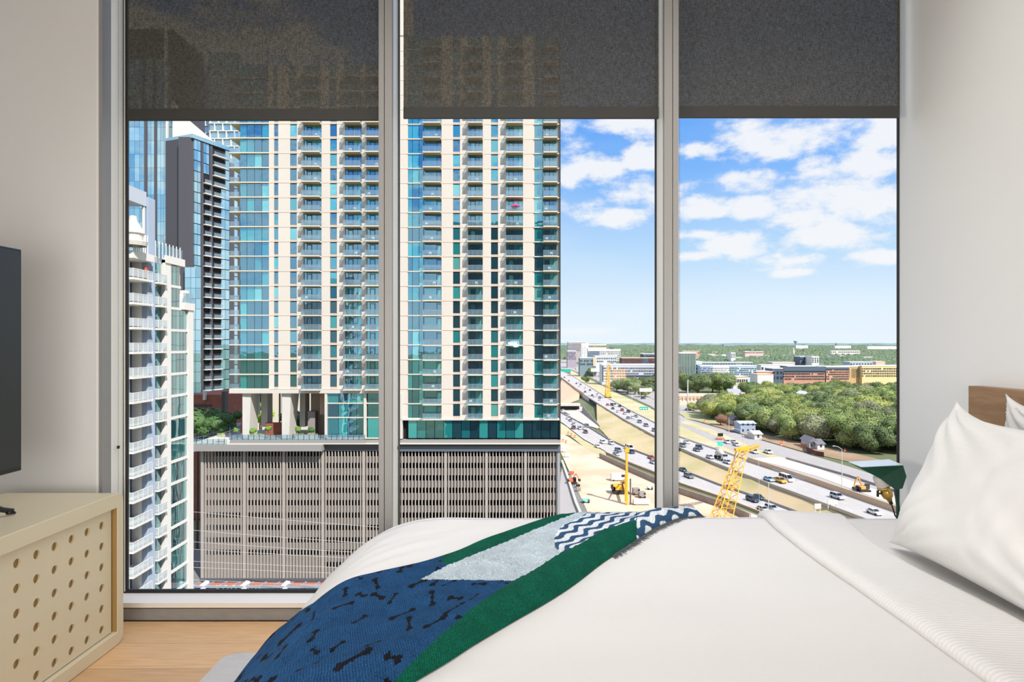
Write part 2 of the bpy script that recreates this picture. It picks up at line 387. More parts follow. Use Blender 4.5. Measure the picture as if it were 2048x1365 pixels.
# outer frame shell: front ring, outer skin, inner skin
m = MB(); n = len(o_)
vs = [(X1, *p) for p in o_] + [(X1, *p) for p in i_] + [(X0, *p) for p in o_] + [(X0, *p) for p in i_]
fs = []
for i in range(n):
    j = (i + 1) % n
    fs += [(i, j, n + j, n + i), (i, 2 * n + i, 2 * n + j, j), (n + i, n + j, 3 * n + j, 3 * n + i), (2 * n + i, 3 * n + i, 3 * n + j, 2 * n + j)]
m.add(vs, fs); fr = m.build('frame', M_cream, cab)
bv = fr.modifiers.new('bevel', 'BEVEL'); bv.width = .003; bv.segments = 2; bv.limit_method = 'ANGLE'
bx('back_panel', X0 + .01, X0 + .02, Y0 + .045, Y1 - .045, .062, Zt - .068, M_inner, cab)
bx('inner_lining', X0 + .03, X1 - .003, Y1 - .0475, Y1 - .0455, .064, Zt - .070, M_inner, cab)
bx('door_backing', -1.868, -1.864, Y0 + .05, Y1 - .05, .066, Zt - .072, M_inner, cab)
def perf_door(y0, y1, xf, name='sliding_door'):
    z0, z1 = .066, Zt - .071; s = .0968; r = .0178; th = .010
    m = MB(); cols = []; c = 2.825 + .0
    ys = [2.8225 - s * k for k in range(40)]; ys = [q for q in ys if y0 + .035 < q < y1 - .035]; ys.sort()
    zs = [.578 - .0942 * k for k in range(6)]; zs.sort()
    yb = [y0] + [(ys[i] + ys[i + 1]) / 2 for i in range(len(ys) - 1)] + [y1]
    zb = [z0] + [(zs[i] + zs[i + 1]) / 2 for i in range(len(zs) - 1)] + [z1]
    K = 20
    for i, cy in enumerate(ys):
        for j, cz in enumerate(zs):
            a0, a1, b0, b1 = yb[i], yb[i + 1], zb[j], zb[j + 1]
            circ = []; sq = []
            for k in range(K):
                a = 2 * PI * (k + .5) / K; dy, dz = math.cos(a), math.sin(a)
                circ.append((cy + r * dy, cz + r * dz))
                ty = ((a1 if dy > 0 else a0) - cy) / dy; tz = ((b1 if dz > 0 else b0) - cz) / dz; q = min(abs(ty), abs(tz))
                sq.append((cy + q * dy, cz + q * dz))
            vs = [(xf, *p) for p in circ] + [(xf, *p) for p in sq] + [(xf - th, *p) for p in circ] + [(xf - th, *p) for p in sq]
            fs = []
            for k in range(K):
                l = (k + 1) % K
                fs += [(k, l, K + l, K + k), (k, 2 * K + k, 2 * K + l, l), (2 * K + k, 3 * K + k, 3 * K + l, 2 * K + l)]
                # corner fill
                pa, pb = sq[k], sq[l]
                if abs(pa[0] - pb[0]) > 1e-6 and abs(pa[1] - pb[1]) > 1e-6:
                    cn = (a1 if (pa[0] + pb[0]) / 2 > cy else a0, b1 if (pa[1] + pb[1]) / 2 > cz else b0)
                    vs += [(xf, *cn), (xf - th, *cn)]; q = len(vs)
                    fs += [(K + k, K + l, q - 2), (3 * K + l, 3 * K + k, q - 1)]
            m.add(vs, fs)
    m.box(xf - th, xf - .0005, y1 - .0008, y1, z0, z1); m.box(xf - th, xf - .0005, y0, y0 + .0008, z0, z1)
    return m.build(name, M_cream, cab, fix=False)
perf_door(1.66, 2.888, -1.852)
bx('shelf', X0 + .03, -1.95, Y0 + .05, Y1 - .05, .33, .35, M_inner, cab)

# ================================================================== TELEVISION
tv = thing('television', (-2.08, 2.0, Zt), 'black flat television standing on the cream cabinet, seen edge-on', 'television')
m = MB(); m.box(-2.105, -2.083, 1.16, 2.655, .862, 1.800); o = m.build('bezel', M_black, tv)
bv = o.modifiers.new('b', 'BEVEL'); bv.width = .004; bv.segments = 2
bx('screen', -2.0835, -2.0805, 1.172, 2.643, .882, 1.790, M_screen, tv)
bx('rear_housing', -2.15, -2.105, 1.5, 2.3, .95, 1.5, M_black, tv, bev=.01)
for yy in (2.36, 1.40):
    m = MB(); m.tube([(-2.10, yy, .88), (-2.09, yy + .05, .80), (-2.04, yy + .14, .735), (-2.02, yy + .17, .722)], .011, 8)
    m.tube([(-2.03, yy + .155, .724), (-2.018, yy + .18, .7125)], .013, 8, .005)
    m.tube([(-2.10, yy, .88), (-2.13, yy - .05, .80), (-2.19, yy - .1, .735), (-2.20, yy - .12, .716)], .010, 8, .006)
    m.build('foot', M_black, tv, smooth=True)

# ================================================================== RUG
rg = MB(); pts = []
x0, x1, y0, y1, r = -1.285, 1.0, 0.2, 2.81, .07
for cx, cy, a0 in ((x1 - r, y1 - r, 0), (x0 + r, y1 - r, 90), (x0 + r, y0 + r, 180), (x1 - r, y0 + r, 270)):
    for i in range(9):
        a = math.radians(a0 + 90 * i / 8); pts.append((cx + r * math.cos(a), cy + r * math.sin(a)))
rg.prism(pts, 'z', .0005, .010)
tag(rg.build('area_rug', M_rug), 'light grey woven area rug on the plank floor beneath the bed', 'rug')

# ================================================================== BED
FX = [(-1.035, .012), (-.99, .07), (-.957, .147), (-.842, .332), (-.756, .424), (-.668, .505), (-.587, .563), (-.518, .598), (-.45, .617), (-.40, .626), (-.3, .632), (0, .634), (.6, .636), (1.06, .636), (1.974, .632)]
FY = [(1.02, .10), (1.05, .45), (1.09, .56), (1.15, .61), (1.25, .63), (1.4, .634), (2.6, .634), (2.72, .630), (2.80, .618), (2.86, .596), (2.905, .55), (2.93, .48), (2.94, .30), (2.94, .08)]
import bisect
_xs = {}
def interp(T, x):
    k = id(T)
    if k not in _xs: _xs[k] = ([p[0] for p in T], T)
    xs = _xs[k][0]
    if x <= xs[0]: return T[0][1]
    if x >= xs[-1]: return T[-1][1]
    i = bisect.bisect_right(xs, x); a, b = T[i - 1], T[i]
    return a[1] + (b[1] - a[1]) * (x - a[0]) / max(1e-9, b[0] - a[0])
def smooth_tab(T, n):
    """catmull-rom resample of a 2-D polyline"""
    P = [Vector(p) for p in T]; out = []
    for i in range(len(P) - 1):
        p0 = P[max(i - 1, 0)]; p1 = P[i]; p2 = P[i + 1]; p3 = P[min(i + 2, len(P) - 1)]
        k = max(2, int(n * (p2 - p1).length))
        for j in range(k):
            t = j / k; out.append(.5 * ((2 * p1) + (p2 - p0) * t + (2 * p0 - 5 * p1 + 4 * p2 - p3) * t * t + (3 * p1 - p0 - 3 * p2 + p3) * t ** 3))
    out.append(P[-1]); return out
FXs = smooth_tab(FX, 45); FYs = smooth_tab(FY, 55)
FXt = [(p.x, p.y) for p in FXs]; FYt = [(p.x, p.y) for p in FYs]
def wr(X, Y):
    """soft wrinkles, stronger near the foot corner"""
    k = max(0, 1 - abs(X + .55) / .6)
    a = noise.noise(Vector((X * 2.2, Y * 2.2, 0))) * .006
    b = noise.noise(Vector((X * 3 + Y * 1.5, Y * 12 - X * 6, 4))) * .013 * k
    c = noise.noise(Vector((X * 1.5, Y * 5, 9))) * .003
    return a + b + c
def bedH(X, Y): return interp(FXt, X) * interp(FYt, Y) / .634 + wr(X, Y)
bed = thing('bed', (.6, 2.0, 0), 'wide bed under a smooth white duvet, oak headboard against the right wall', 'bed')
m = MB(); nx, ny = len(FXs), len(FYs)
vs = []
for p in FXs:
    for q in FYs:
        z = p.y * q.y / .634 + wr(p.x, q.x) * min(1, p.y / .3); vs.append((p.x, q.x, max(z, .012)))
fs = [(i * ny + j, (i + 1) * ny + j, (i + 1) * ny + j + 1, i * ny + j + 1) for i in range(nx - 1) for j in range(ny - 1)]
m.add(vs, fs); dv = m.build('duvet', M_linen, bed, smooth=True, fix=False)
# keep only the covered length up to the fold: the head end is a separate sheet
bx('mattress', -.36, 1.97, 1.12, 2.80, .22, .55, M_linen, bed, bev=.03)
bx('base', -.30, 1.97, 1.16, 2.76, .06, .22, M_head, bed)
for xx in (-.25, 1.9):
    for yy in (1.25, 2.65): bx('leg', xx, xx + .06, yy, yy + .06, .0105, .06, M_black, bed)
# turned-down striped sheet (fold from X 1.075 to 1.36)
def foldx(Y): return 1.080 + .045 * max(0, (Y - 2.3) / .5) ** 2
prof = [(-.002, -.010), (-.012, .004), (-.012, .016), (-.004, .027), (.012, .033), (.04, .034), (.12, .029), (.20, .026), (.262, .024), (.276, .020), (.280, .006)]
prof = [(p.x, p.y) for p in smooth_tab(prof, 160)]
m = MB(); YS = [q.x for q in FYs if q.y > .05]; vs = []
Y_ = [1.03 + (2.945 - 1.03) * i / 150 for i in range(151)]
for Y in Y_:
    for dx, dz in prof:
        X = foldx(Y) + dx * (1 + .06 * noise.noise(Vector((Y * 2, 0, 3))) + (.25 if dx > .1 else 0) * max(0, (Y - 2.3) / .6))
        vs.append((X, Y, bedH(X, Y) + dz + .002 * noise.noise(Vector((X * 6, Y * 3, 5)))))
k = len(prof)
m.add(vs, [(i * k + j, (i + 1) * k + j, (i + 1) * k + j + 1, i * k + j + 1) for i in range(len(Y_) - 1) for j in range(k - 1)])
m.build('folded_sheet', M_fold, bed, smooth=True, fix=False)
hb = thing('_', (0, 0, 0)); bpy.data.objects.remove(hb)
bx('headboard', 1.975, 2.033, 1.0, 2.705, .25, 1.218, M_head, bed, bev=.0015)

# ------------------------------------------------------------------ pillows
def pillow(name, Wd, Hh, T, M, label, seed, mt, n=64):
    random.seed(seed); vs = []; off = seed * 7.3
    def pt(a, b, side):
        e = .11
        x = Wd / 2 * a * (1 - e * (1 - abs(b) ** 3) * 1.0 * abs(a) ** 3); y = Hh / 2 * b * (1 - (e * 2.3 if b > 0 else e * .6) * (1 - abs(a) ** 3) ** .8 * abs(b) ** 3)
        prof = max(0, (1 - a * a * a * a)) ** .62 * max(0, (1 - b * b * b * b)) ** .62
        z = T / 2 * prof
        rim = (1 - prof)
        w = noise.noise(Vector((a * 1.6 + off, b * 1.6, side))) * .016
        ca = math.atan2(abs(b) - 1.15, abs(a) - 1.15)      # creases radiate from corners
        cd = math.hypot(abs(b) - 1, abs(a) - 1)
        w += .016 * math.exp(-cd * 1.9) * math.sin(ca * 26 + off + 2 * (a > 0)) * min(1, prof * 2.5)
        w += .003 * noise.noise(Vector((a * 9, b * 3 + off, side * 3)))
        return Vector((x, y, side * (z + w * min(1, prof * 2) + .003)))
    for side in (1, -1):
        for i in range(n + 1):
            for j in range(n + 1): vs.append(M @ pt(-1 + 2 * i / n, -1 + 2 * j / n, side))
    fs = []; K = (n + 1) ** 2
    for i in range(n):
        for j in range(n):
            q = (i * (n + 1) + j, (i + 1) * (n + 1) + j, (i + 1) * (n + 1) + j + 1, i * (n + 1) + j + 1)
            fs.append(q); fs.append(tuple(K + x for x in reversed(q)))
    for i in range(n):
        for a, b in ((i * (n + 1), (i + 1) * (n + 1)), (i * (n + 1) + n, (i + 1) * (n + 1) + n), (i, i + 1), (n * (n + 1) + i, n * (n + 1) + i + 1)):
            fs.append((a, b, K + b, K + a))
    m = MB(); m.add(vs, fs); o = m.build(name, mt, smooth=True); return tag(o, label, 'pillow', 'white bed pillows')
def frame_(c, ex, ey):
    ex = Vector(ex).normalized(); ey = Vector(ey); ey = (ey - ex * ey.dot(ex)).normalized(); ez = ex.cross(ey)
    M = Matrix((ex, ey, ez)).transposed().to_4x4(); M.translation = Vector(c); return M
PILL1 = frame_((1.535, 1.875, .912), (0, 1, .02), (.235, 0, .513))
pillow('pillow', .92, .585, .23, PILL1, 'large white pillow with fine woven stripes leaning at the front', 2, M_pcase)
PILL2 = frame_((1.885, 2.0, .935), (0, 1, .05), (.10, .0, .985))
pillow('pillow', .86, .50, .14, PILL2, 'plain white pillow upright against the oak headboard, mostly hidden', 5, M_linen)

# ------------------------------------------------------------------ throw
def knit():
    m = bpy.data.materials.new('knitted_wool'); m.use_nodes = True; t = m.node_tree; b = t.nodes['Principled BSDF']
    b.inputs['Roughness'].default_value = .95; b.inputs['Specular IOR Level'].default_value = .1
    b.inputs['Sheen Weight'].default_value = .0; b.inputs['Sheen Roughness'].default_value = .5
    at = t.nodes.new('ShaderNodeVertexColor'); at.layer_name = 'Col'
    co = t.nodes.new('ShaderNodeTexCoord'); uv = t.nodes.new('ShaderNodeUVMap'); uv.uv_map = 'UVMap'
    n = t.nodes.new('ShaderNodeTexNoise'); n.inputs['Scale'].default_value = 260; n.inputs['Detail'].default_value = 3; t.links.new(co.outputs['Object'], n.inputs['Vector'])
    n2 = t.nodes.new('ShaderNodeTexNoise'); n2.inputs['Scale'].default_value = 16; n2.inputs['Detail'].default_value = 4; t.links.new(co.outputs['Object'], n2.inputs['Vector'])
    r = t.nodes.new('ShaderNodeMapRange'); r.inputs[1].default_value = .3; r.inputs[2].default_value = .7; r.inputs[3].default_value = .55; r.inputs[4].default_value = 1.45; t.links.new(n.outputs[0], r.inputs[0])
    r2 = t.nodes.new('ShaderNodeMapRange'); r2.inputs[1].default_value = .3; r2.inputs[2].default_value = .7; r2.inputs[3].default_value = .85; r2.inputs[4].default_value = 1.15; t.links.new(n2.outputs[0], r2.inputs[0])
    mm = t.nodes.new('ShaderNodeMath'); mm.operation = 'MULTIPLY'; t.links.new(r.outputs[0], mm.inputs[0]); t.links.new(r2.outputs[0], mm.inputs[1])
    v = t.nodes.new('ShaderNodeVectorMath'); v.operation = 'SCALE'; t.links.new(at.outputs[0], v.inputs[0]); t.links.new(mm.outputs[0], v.inputs['Scale'])
    t.links.new(v.outputs[0], b.inputs['Base Color'])
    w = t.nodes.new('ShaderNodeTexWave'); w.inputs['Scale'].default_value = 60; w.inputs['Distortion'].default_value = 1.2; w.inputs['Detail'].default_value = 1; t.links.new(uv.outputs[0], w.inputs['Vector'])
    b1 = t.nodes.new('ShaderNodeBump'); b1.inputs['Strength'].default_value = .6; b1.inputs['Distance'].default_value = .003; t.links.new(w.outputs[0], b1.inputs['Height'])
    b2 = t.nodes.new('ShaderNodeBump'); b2.inputs['Strength'].default_value = .5; b2.inputs['Distance'].default_value = .003; t.links.new(n.outputs[0], b2.inputs['Height']); t.links.new(b1.outputs[0], b2.inputs['Normal'])
    t.links.new(b2.outputs[0], b.inputs['Normal']); return m
U = [(.62, 2.93), (.40, 2.90), (.20, 2.73), (.018, 2.54), (-.13, 2.37), (-.264, 2.22), (-.38, 2.13), (-.48, 2.09), (-.60, 2.09), (-.70, 2.13), (-.80, 2.20), (-.87, 2.25), (-.95, 2.31), (-1.02, 2.37)]
LO = [(.885, 2.845), (.74, 2.73), (.60, 2.58), (.49, 2.43), (.385, 2.27), (.30, 2.14), (.20, 1.98), (.095, 1.83), (-.05, 1.64), (-.186, 1.456), (-.32, 1.29), (-.46, 1.16), (-.64, 1.07), (-.99, 1.03)]
Us = smooth_tab(U, 60); Ls = smooth_tab(LO, 60)
def resample(Pl, n):
    d = [0]
    for i in range(1, len(Pl)): d.append(d[-1] + (Pl[i] - Pl[i - 1]).length)
    out = []; j = 0
    for i in range(n):
        s = d[-1] * i / (n - 1)
        while j < len(d) - 2 and d[j + 1] < s: j += 1
        t = (s - d[j]) / max(1e-9, d[j + 1] - d[j]); out.append(Pl[j].lerp(Pl[j + 1], min(1, t)))
    return out, d[-1]
NS, NT = 420, 170
Ur, lu = resample(Us, NS); Lr, ll = resample(Ls, NS)
# pair by matching progress of the diagonal
vs = []; uvs = []
def crop(p):       # world point -> design sheet coordinates of the woven pattern
    u = 1024 + p[0] * F / p[1]; v = HV + (CZ - p[2]) * F / p[1]; return ((u - 480) * 2.133, (v - 980) * 2.133)
for i in range(NS):
    a, b = Ur[i], Lr[i]
    for j in range(NT):
        t = j / (NT - 1); X = a.x + (b.x - a.x) * t; Y = a.y + (b.y - a.y) * t
        e0 = 1 - (1 - min(1, t / .07)) ** 2; e0 = max(0, e0) ** .5
        e1 = 1 - (1 - min(1, (1 - t) / .10)) ** 2; e1 = max(0, e1) ** .5
        h = .022 * e0 + (.026 if t > .5 else 0) * 0
        h = .024 * e0 * (e1 if t > .5 else 1) + .022 * math.exp(-((t - .84) / .13) ** 2) * e1
        h += .0045 * noise.noise(Vector((i * .03, t * 6, 2))) * e0 * e1 + .003
        e2 = min(1, i / 6); h = h * e2 + .003 * (1 - e2)
        # offset along surface normal
        q = .02; n_ = Vector((-(bedH(X + q, Y) - bedH(X - q, Y)) / (2 * q), -(bedH(X, Y + q) - bedH(X, Y - q)) / (2 * q), 1)).normalized()
        z = bedH(X, Y); vs.append((X + n_.x * h, Y + n_.y * h, max(z + n_.z * h, .014))); uvs.append((i / NS * 1.9, t * .5))
fs = [(i * NT + j, (i + 1) * NT + j, (i + 1) * NT + j + 1, i * NT + j + 1) for i in range(NS - 1) for j in range(NT - 1)]
me = bpy.data.meshes.new('throw_blanket'); me.from_pydata(vs, [], fs); me.polygons.foreach_set('use_smooth', [True] * len(fs))
def inpoly(x, y, P):
    c = False; j = len(P) - 1
    for i in range(len(P)):
        if (P[i][1] > y) != (P[j][1] > y) and x < (P[j][0] - P[i][0]) * (y - P[i][1]) / (P[j][1] - P[i][1]) + P[i][0]: c = not c
        j = i
    return c
GREY = [(775, 380), (890, 320), (1000, 275), (1150, 215), (1340, 135), (1480, 80), (1530, 70), (1440, 125), (1380, 150), (1350, 185), (1340, 215), (1345, 245), (1370, 268), (1240, 350), (1170, 387)]
CIRC = [(1530, 66), (1440, 125), (1380, 150), (1350, 185), (1340, 215), (1345, 245), (1370, 268), (1450, 230), (1560, 165), (1690, 130), (1690, 40), (1530, 40)]
GL = [(-400, 1900), (300, 1200), (600, 870), (650, 821), (700, 770), (830, 640), (930, 560), (980, 510), (1100, 430), (1170, 387), (1240, 350), (1370, 268), (1450, 230), (1560, 165), (1690, 130), (1700, 130)]
GU = [(840, 292), (890, 320), (1000, 275), (1150, 215), (1340, 135), (1480, 80), (1540, 66)]
C_B, C_G, C_GR, C_W, C_NV, C_K = (.014, .060, .150), (.003, .085, .050), (.47, .54, .58), (.70, .74, .76), (.035, .085, .17), (.008, .009, .013)
random.seed(11); bones = []
for k in range(420):
    s, t = random.uniform(0, 1.9), random.uniform(0, .5)
    if all((s - b[0]) ** 2 + (t - b[1]) ** 2 > .046 ** 2 for b in bones):
        a = random.choice((.25, 1.35, .6, 2.2)) + random.uniform(-.3, .3); l = random.uniform(.010, .026)
        bones.append((s, t, math.cos(a) * l, math.sin(a) * l, random.uniform(.0055, .010)))
cols = np.zeros((len(fs), 4, 4), dtype=np.float32); fi = 0
for i in range(NS - 1):
    for j in range(NT - 1):
        p = vs[i * NT + j]; cx, cy = crop(p); s, t = uvs[i * NT + j]; c = C_B
        jig = 3 * noise.noise(Vector((cx * .08, cy * .08, 0))); cx += jig; cy += jig
        if cx > 1693 or inpoly(cx, cy, CIRC):
            w = math.sin(2 * PI * (t * 16 + .20 * math.sin(s * 75 + 5 * t) + .10 * math.sin(s * 41))); c = C_W if w > -.1 else C_NV
        elif cy > interp(GL, cx) or t > .42 and cx > 1170: c = C_G
        elif inpoly(cx, cy, GREY): c = C_GR
        elif cx > 862 and cy < interp(GU, cx) + 2: c = C_G
        else:
            for b in bones:
                ds, dt = s - b[0], t - b[1]
                if abs(ds) > .045 or abs(dt) > .045: continue
                L2 = b[2] ** 2 + b[3] ** 2; q = max(-1, min(1, (ds * b[2] + dt * b[3]) / L2)); d = math.hypot(ds - q * b[2], dt - q * b[3])
                if d + .0025 * noise.noise(Vector((s * 160, t * 160, 3))) < b[4] * (.42 + .75 * abs(q) ** 3): c = C_K; break
        if False: c = (.10, .11, .12) if (i // 2) % 2 else (.30, .31, .32)
        cols[fi, :, :3] = c; cols[fi, :, 3] = 1; fi += 1
ca = me.color_attributes.new('Col', 'FLOAT_COLOR', 'CORNER'); ca.data.foreach_set('color', cols.ravel())
ul = me.uv_layers.new(name='UVMap'); uvl = np.array([uvs[k] for f in fs for k in f], dtype=np.float32); ul.data.foreach_set('uv', uvl.ravel())
me.materials.append(knit())
th = link('throw_blanket', me); tag(th, 'knitted throw blanket in green, blue and pale grey draped diagonally across the duvet', 'blanket')
# short fringe along its lower edge
m = MB(); random.seed(4)
for i in range(6, int(NS * .30), 1):
    for k in range(3):
        a = Lr[i].lerp(Lr[min(i + 1, NS - 1)], random.random()); d = (Lr[i] - Ur[i]).normalized(); l = random.uniform(.012, .03)
        e = Vector((a.x + d.x * l + random.uniform(-.008, .008), a.y + d.y * l + random.uniform(-.008, .008)))
        m.tube([(a.x, a.y, bedH(a.x, a.y) + .006), (e.x, e.y, bedH(e.x, e.y) + .0035)], .0016, 4, .0007)
m.build('fringe', mat('grey_fringe', (.09, .10, .11), .95), th, kind='stuff')

# ------------------------------------------------------------------ bedside lamp
lp = thing('floor_lamp', (1.86, 3.04, .0), 'green metal lamp with folded shade and brass socket between bed and window', 'lamp')
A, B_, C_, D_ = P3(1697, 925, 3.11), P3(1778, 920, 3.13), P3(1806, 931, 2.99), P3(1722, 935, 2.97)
E, Fp, G_, H_, I_ = P3(1813, 953, 2.99), P3(1805, 977, 3.0), P3(1791, 980, 3.01), P3(1776, 968, 3.02), P3(1760, 957, 3.02)
m = MB(); m.add([A, B_, C_, D_], [(0, 1, 2, 3)]); o = m.build('shade_top', mat('painted_sky_sheen', (.72, .82, .88), .25), lp); so = o.modifiers.new('s', 'SOLIDIFY'); so.thickness = .004; so.offset = 0  # pale blue paints the sky reflection onto the green shade's top plate
m = MB(); m.add([A, B_, C_, D_, E, Fp, G_, H_, I_], [(3, 2, 4, 5, 6, 7, 8, 0)])
o = m.build('shade', M_green, lp); so = o.modifiers.new('s', 'SOLIDIFY'); so.thickness = .004; so.offset = 0
ax = (P3(1788, 1012, 3.06) - P3(1762, 955, 3.06)).normalized(); Mx = ax.to_track_quat('Z', 'Y').to_matrix()
c0 = P3(1757, 952, 3.06)
m = MB(); m.lathe([(.0, 0), (.026, 0), (.030, .01), (.030, .05), (.028, .058), (0, .058)], c0, 20, Mx); m.build('bulb_cover', M_opal, lp, smooth=True)
m = MB(); m.lathe([(0, .058), (.030, .058), (.032, .064), (.026, .070), (.022, .076), (.025, .082), (.026, .10), (.022, .116), (.013, .126), (.012, .134), (0, .134)], c0, 20, Mx); m.build('brass_socket', M_brass, lp, smooth=True)
q = c0 + ax * .10; m = MB(); m.tube([q, q + Vector((-.045, 0, .004))], .004, 8); m.tube([q + Vector((-.045, 0, -.012)), q + Vector((-.045, 0, .018))], .006, 8); m.build('switch_key', M_black, lp)
q = c0 + ax * .134; m = MB(); m.tube([q, q + ax * .012, q + ax * .02 + Vector((.003, 0, -.01)), q + ax * .025 + Vector((.015, .0, -.05)), q + Vector((.045, .0, -.10)), q + Vector((.05, .0, -.3)), (q.x + .05, q.y, .008)], .0035, 8); m.tube([q - ax * .002, q + ax * .018], .009, 10); m.build('cord', M_black, lp)
lx = PX(1791, 3.07)
m = MB(); m.bar((lx, 3.07, PZ(979, 3.07)), (lx + .012, 3.07, .60), .012, .012); m.bar((lx + .012, 3.07, .60), (lx + .012, 3.07, .02), .012, .012); m.build('stem', M_green, lp)
bx('base', lx - .10, lx + .12, 2.975, 3.135, .001, .02, M_green, lp, bev=.004)
# ================================================================== CITY: TOWER
GLC = [(0, (.010, .045, .055)), (.22, (.02, .30, .29)), (.36, (.016, .07, .085)), (.52, (.05, .42, .40)), (.60, (.012, .05, .07)), (.78, (.02, .20, .22)), (.9, (.16, .55, .50))]
M_tg = facade_glass('tower_glass', GLC, .45, (.42, .76, .97))
M_beige = mat('beige_precast', (.70, .635, .565), .8, var=(.3, (.66, .585, .51)), noise_scale=.5, objvar=.02)
M_brown = mat('taupe_panel', (.62, .50, .41), .8)
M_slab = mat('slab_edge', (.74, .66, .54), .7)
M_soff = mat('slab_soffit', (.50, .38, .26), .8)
M_frm = mat('dark_frame', (.03, .05, .07), .5)
M_rail = clear_glass('railing_glass', (.80, .90, .95), .12, .16, (.45, .62, .72))
M_railm = mat('railing_metal', (.30, .36, .40), .5, metal=.3)
M_conc = mat('pale_concrete', (.66, .63, .58), .85, var=(.3, (.56, .53, .49)), noise_scale=.3)
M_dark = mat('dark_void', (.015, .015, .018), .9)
YT = 130.0
def tx(u): return PX(u, YT)
def tz(v): return PZ(v, YT)
FLH = 29.5
tower = thing('apartment_tower', (tx(790), YT + 10, tz(880)), 'beige and teal glass apartment tower with balconies, standing on the parking garage', 'tower')
TB = []
def rnd(): return random.random()
random.seed(21)
def wallp(u0, u1, vt, vb, dy=0):
    bx('wall_panel', tx(u0), tx(u1), YT + dy, YT + dy + .5, tz(vb) + .03, tz(vt) - .03, M_beige, tower)
def win(u0, u1, vt, vb):
    h = vb - vt
    bx('window', tx(u0), tx(u1), YT + .18, YT + .24, tz(vt + h * .80), tz(vt + h * .055), M_tg, tower)
    bx('spandrel', tx(u0), tx(u1), YT + .06, YT + .4, tz(vb) + .03, tz(vt + h * .82), M_brown, tower)
def glz(us, vt, vb):
    for a, b in zip(us, us[1:]):
        bx('glass_panel', tx(a) + .04, tx(b) - .04, YT + .10, YT + .16, tz(vb) + .18, tz(vt) - .03, M_tg, tower)
_bal = {}
def balc(u0, u1, vt, vb, door=.3, seedk=0):
    """balcony part (slab) > railing, sliding_door, window wall"""
    w = tx(u1) - tx(u0); h = (vb - vt) * YT / F; k = (round(w, 3), round(h, 3), door)
    if k not in _bal:
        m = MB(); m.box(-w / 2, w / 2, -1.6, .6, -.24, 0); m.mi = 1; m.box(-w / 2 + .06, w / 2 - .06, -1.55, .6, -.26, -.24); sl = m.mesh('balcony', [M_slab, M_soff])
        m = MB(); m.box(-w / 2 + .05, w / 2 - .05, -1.56, -1.53, .08, 1.05); m.mi = 1
        m.bar((-w / 2, -1.55, 1.08), (w / 2, -1.55, 1.08), .06); n = max(3, round(w / 1.2))
        for i in range(n + 1): x = -w / 2 + .04 + (w - .08) * i / n; m.bar((x, -1.55, 0), (x, -1.55, 1.08), .05)
        for sx in (-1, 1): m.bar((sx * (w / 2 - .03), -1.55, 1.08), (sx * (w / 2 - .03), 0, 1.08), .05); 
        m.mi = 0
        for sx in (-1, 1): m.box(sx * (w / 2 - .03) - .012, sx * (w / 2 - .03) + .012, -1.55, .0, .08, 1.05)
        rl = m.mesh('railing', [M_rail, M_railm])
        dx = -w / 2 + w * door; m = MB(); m.mi = 0; m.box(dx - .42, dx + .42, 0.34, 0.37, .12, 2.3); m.mi = 1
        m.bar((dx - .47, 0.32, 0), (dx - .47, 0.32, 2.42), .1); m.bar((dx + .47, .32, 0), (dx + .47, .32, 2.42), .1); m.bar((dx - .5, .32, 2.4), (dx + .5, .32, 2.4), .1)
        dr = m.mesh('door', [M_tg, M_frm])
        m = MB(); ps = [-w / 2, dx - .5, dx + .5, (dx + .5 + w / 2) / 2, w / 2]
        for a, b in zip(ps, ps[1:]): m.box(a + .03, b - .03, .40, .44, .03, h - .28)
        m.mi = 1
        for a in ps: m.box(a - .03, a + .03, .37, .44, 0, h - .26)
        bw = m.mesh('window_wall', [M_tg, M_frm])
        _bal[k] = (sl, rl, dr, bw)
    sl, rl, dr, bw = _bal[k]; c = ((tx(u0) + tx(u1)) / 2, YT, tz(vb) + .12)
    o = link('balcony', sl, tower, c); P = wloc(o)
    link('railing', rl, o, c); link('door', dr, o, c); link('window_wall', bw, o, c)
    if rnd() < .30:
        m = MB(); x = random.uniform(-w / 3, w / 4)
        m.box(x - .28, x + .28, -1.1, -.6, .38, .46); m.box(x - .28, x + .28, -.64, -.58, .46, .85)
        for a in (-.25, .25):
            for b in (-1.06, -.64): m.bar((x + a, b, 0), (x + a, b, .4), .05)
        tag(link('patio_chair', m.mesh('patio_chair', MATS['patio_white']), None, c), 'white patio chair on a tower balcony behind its glass railing', 'chair', None, None)['group'] = 'patio chairs on the tower balconies'
mat('patio_white', (.75, .74, .72), .6)
M_core = mat('core_wall', (.66, .585, .51), .85)
def recess(u0, u1, vt, vb): wallp(u0, u1, vt, vb, 0.04)
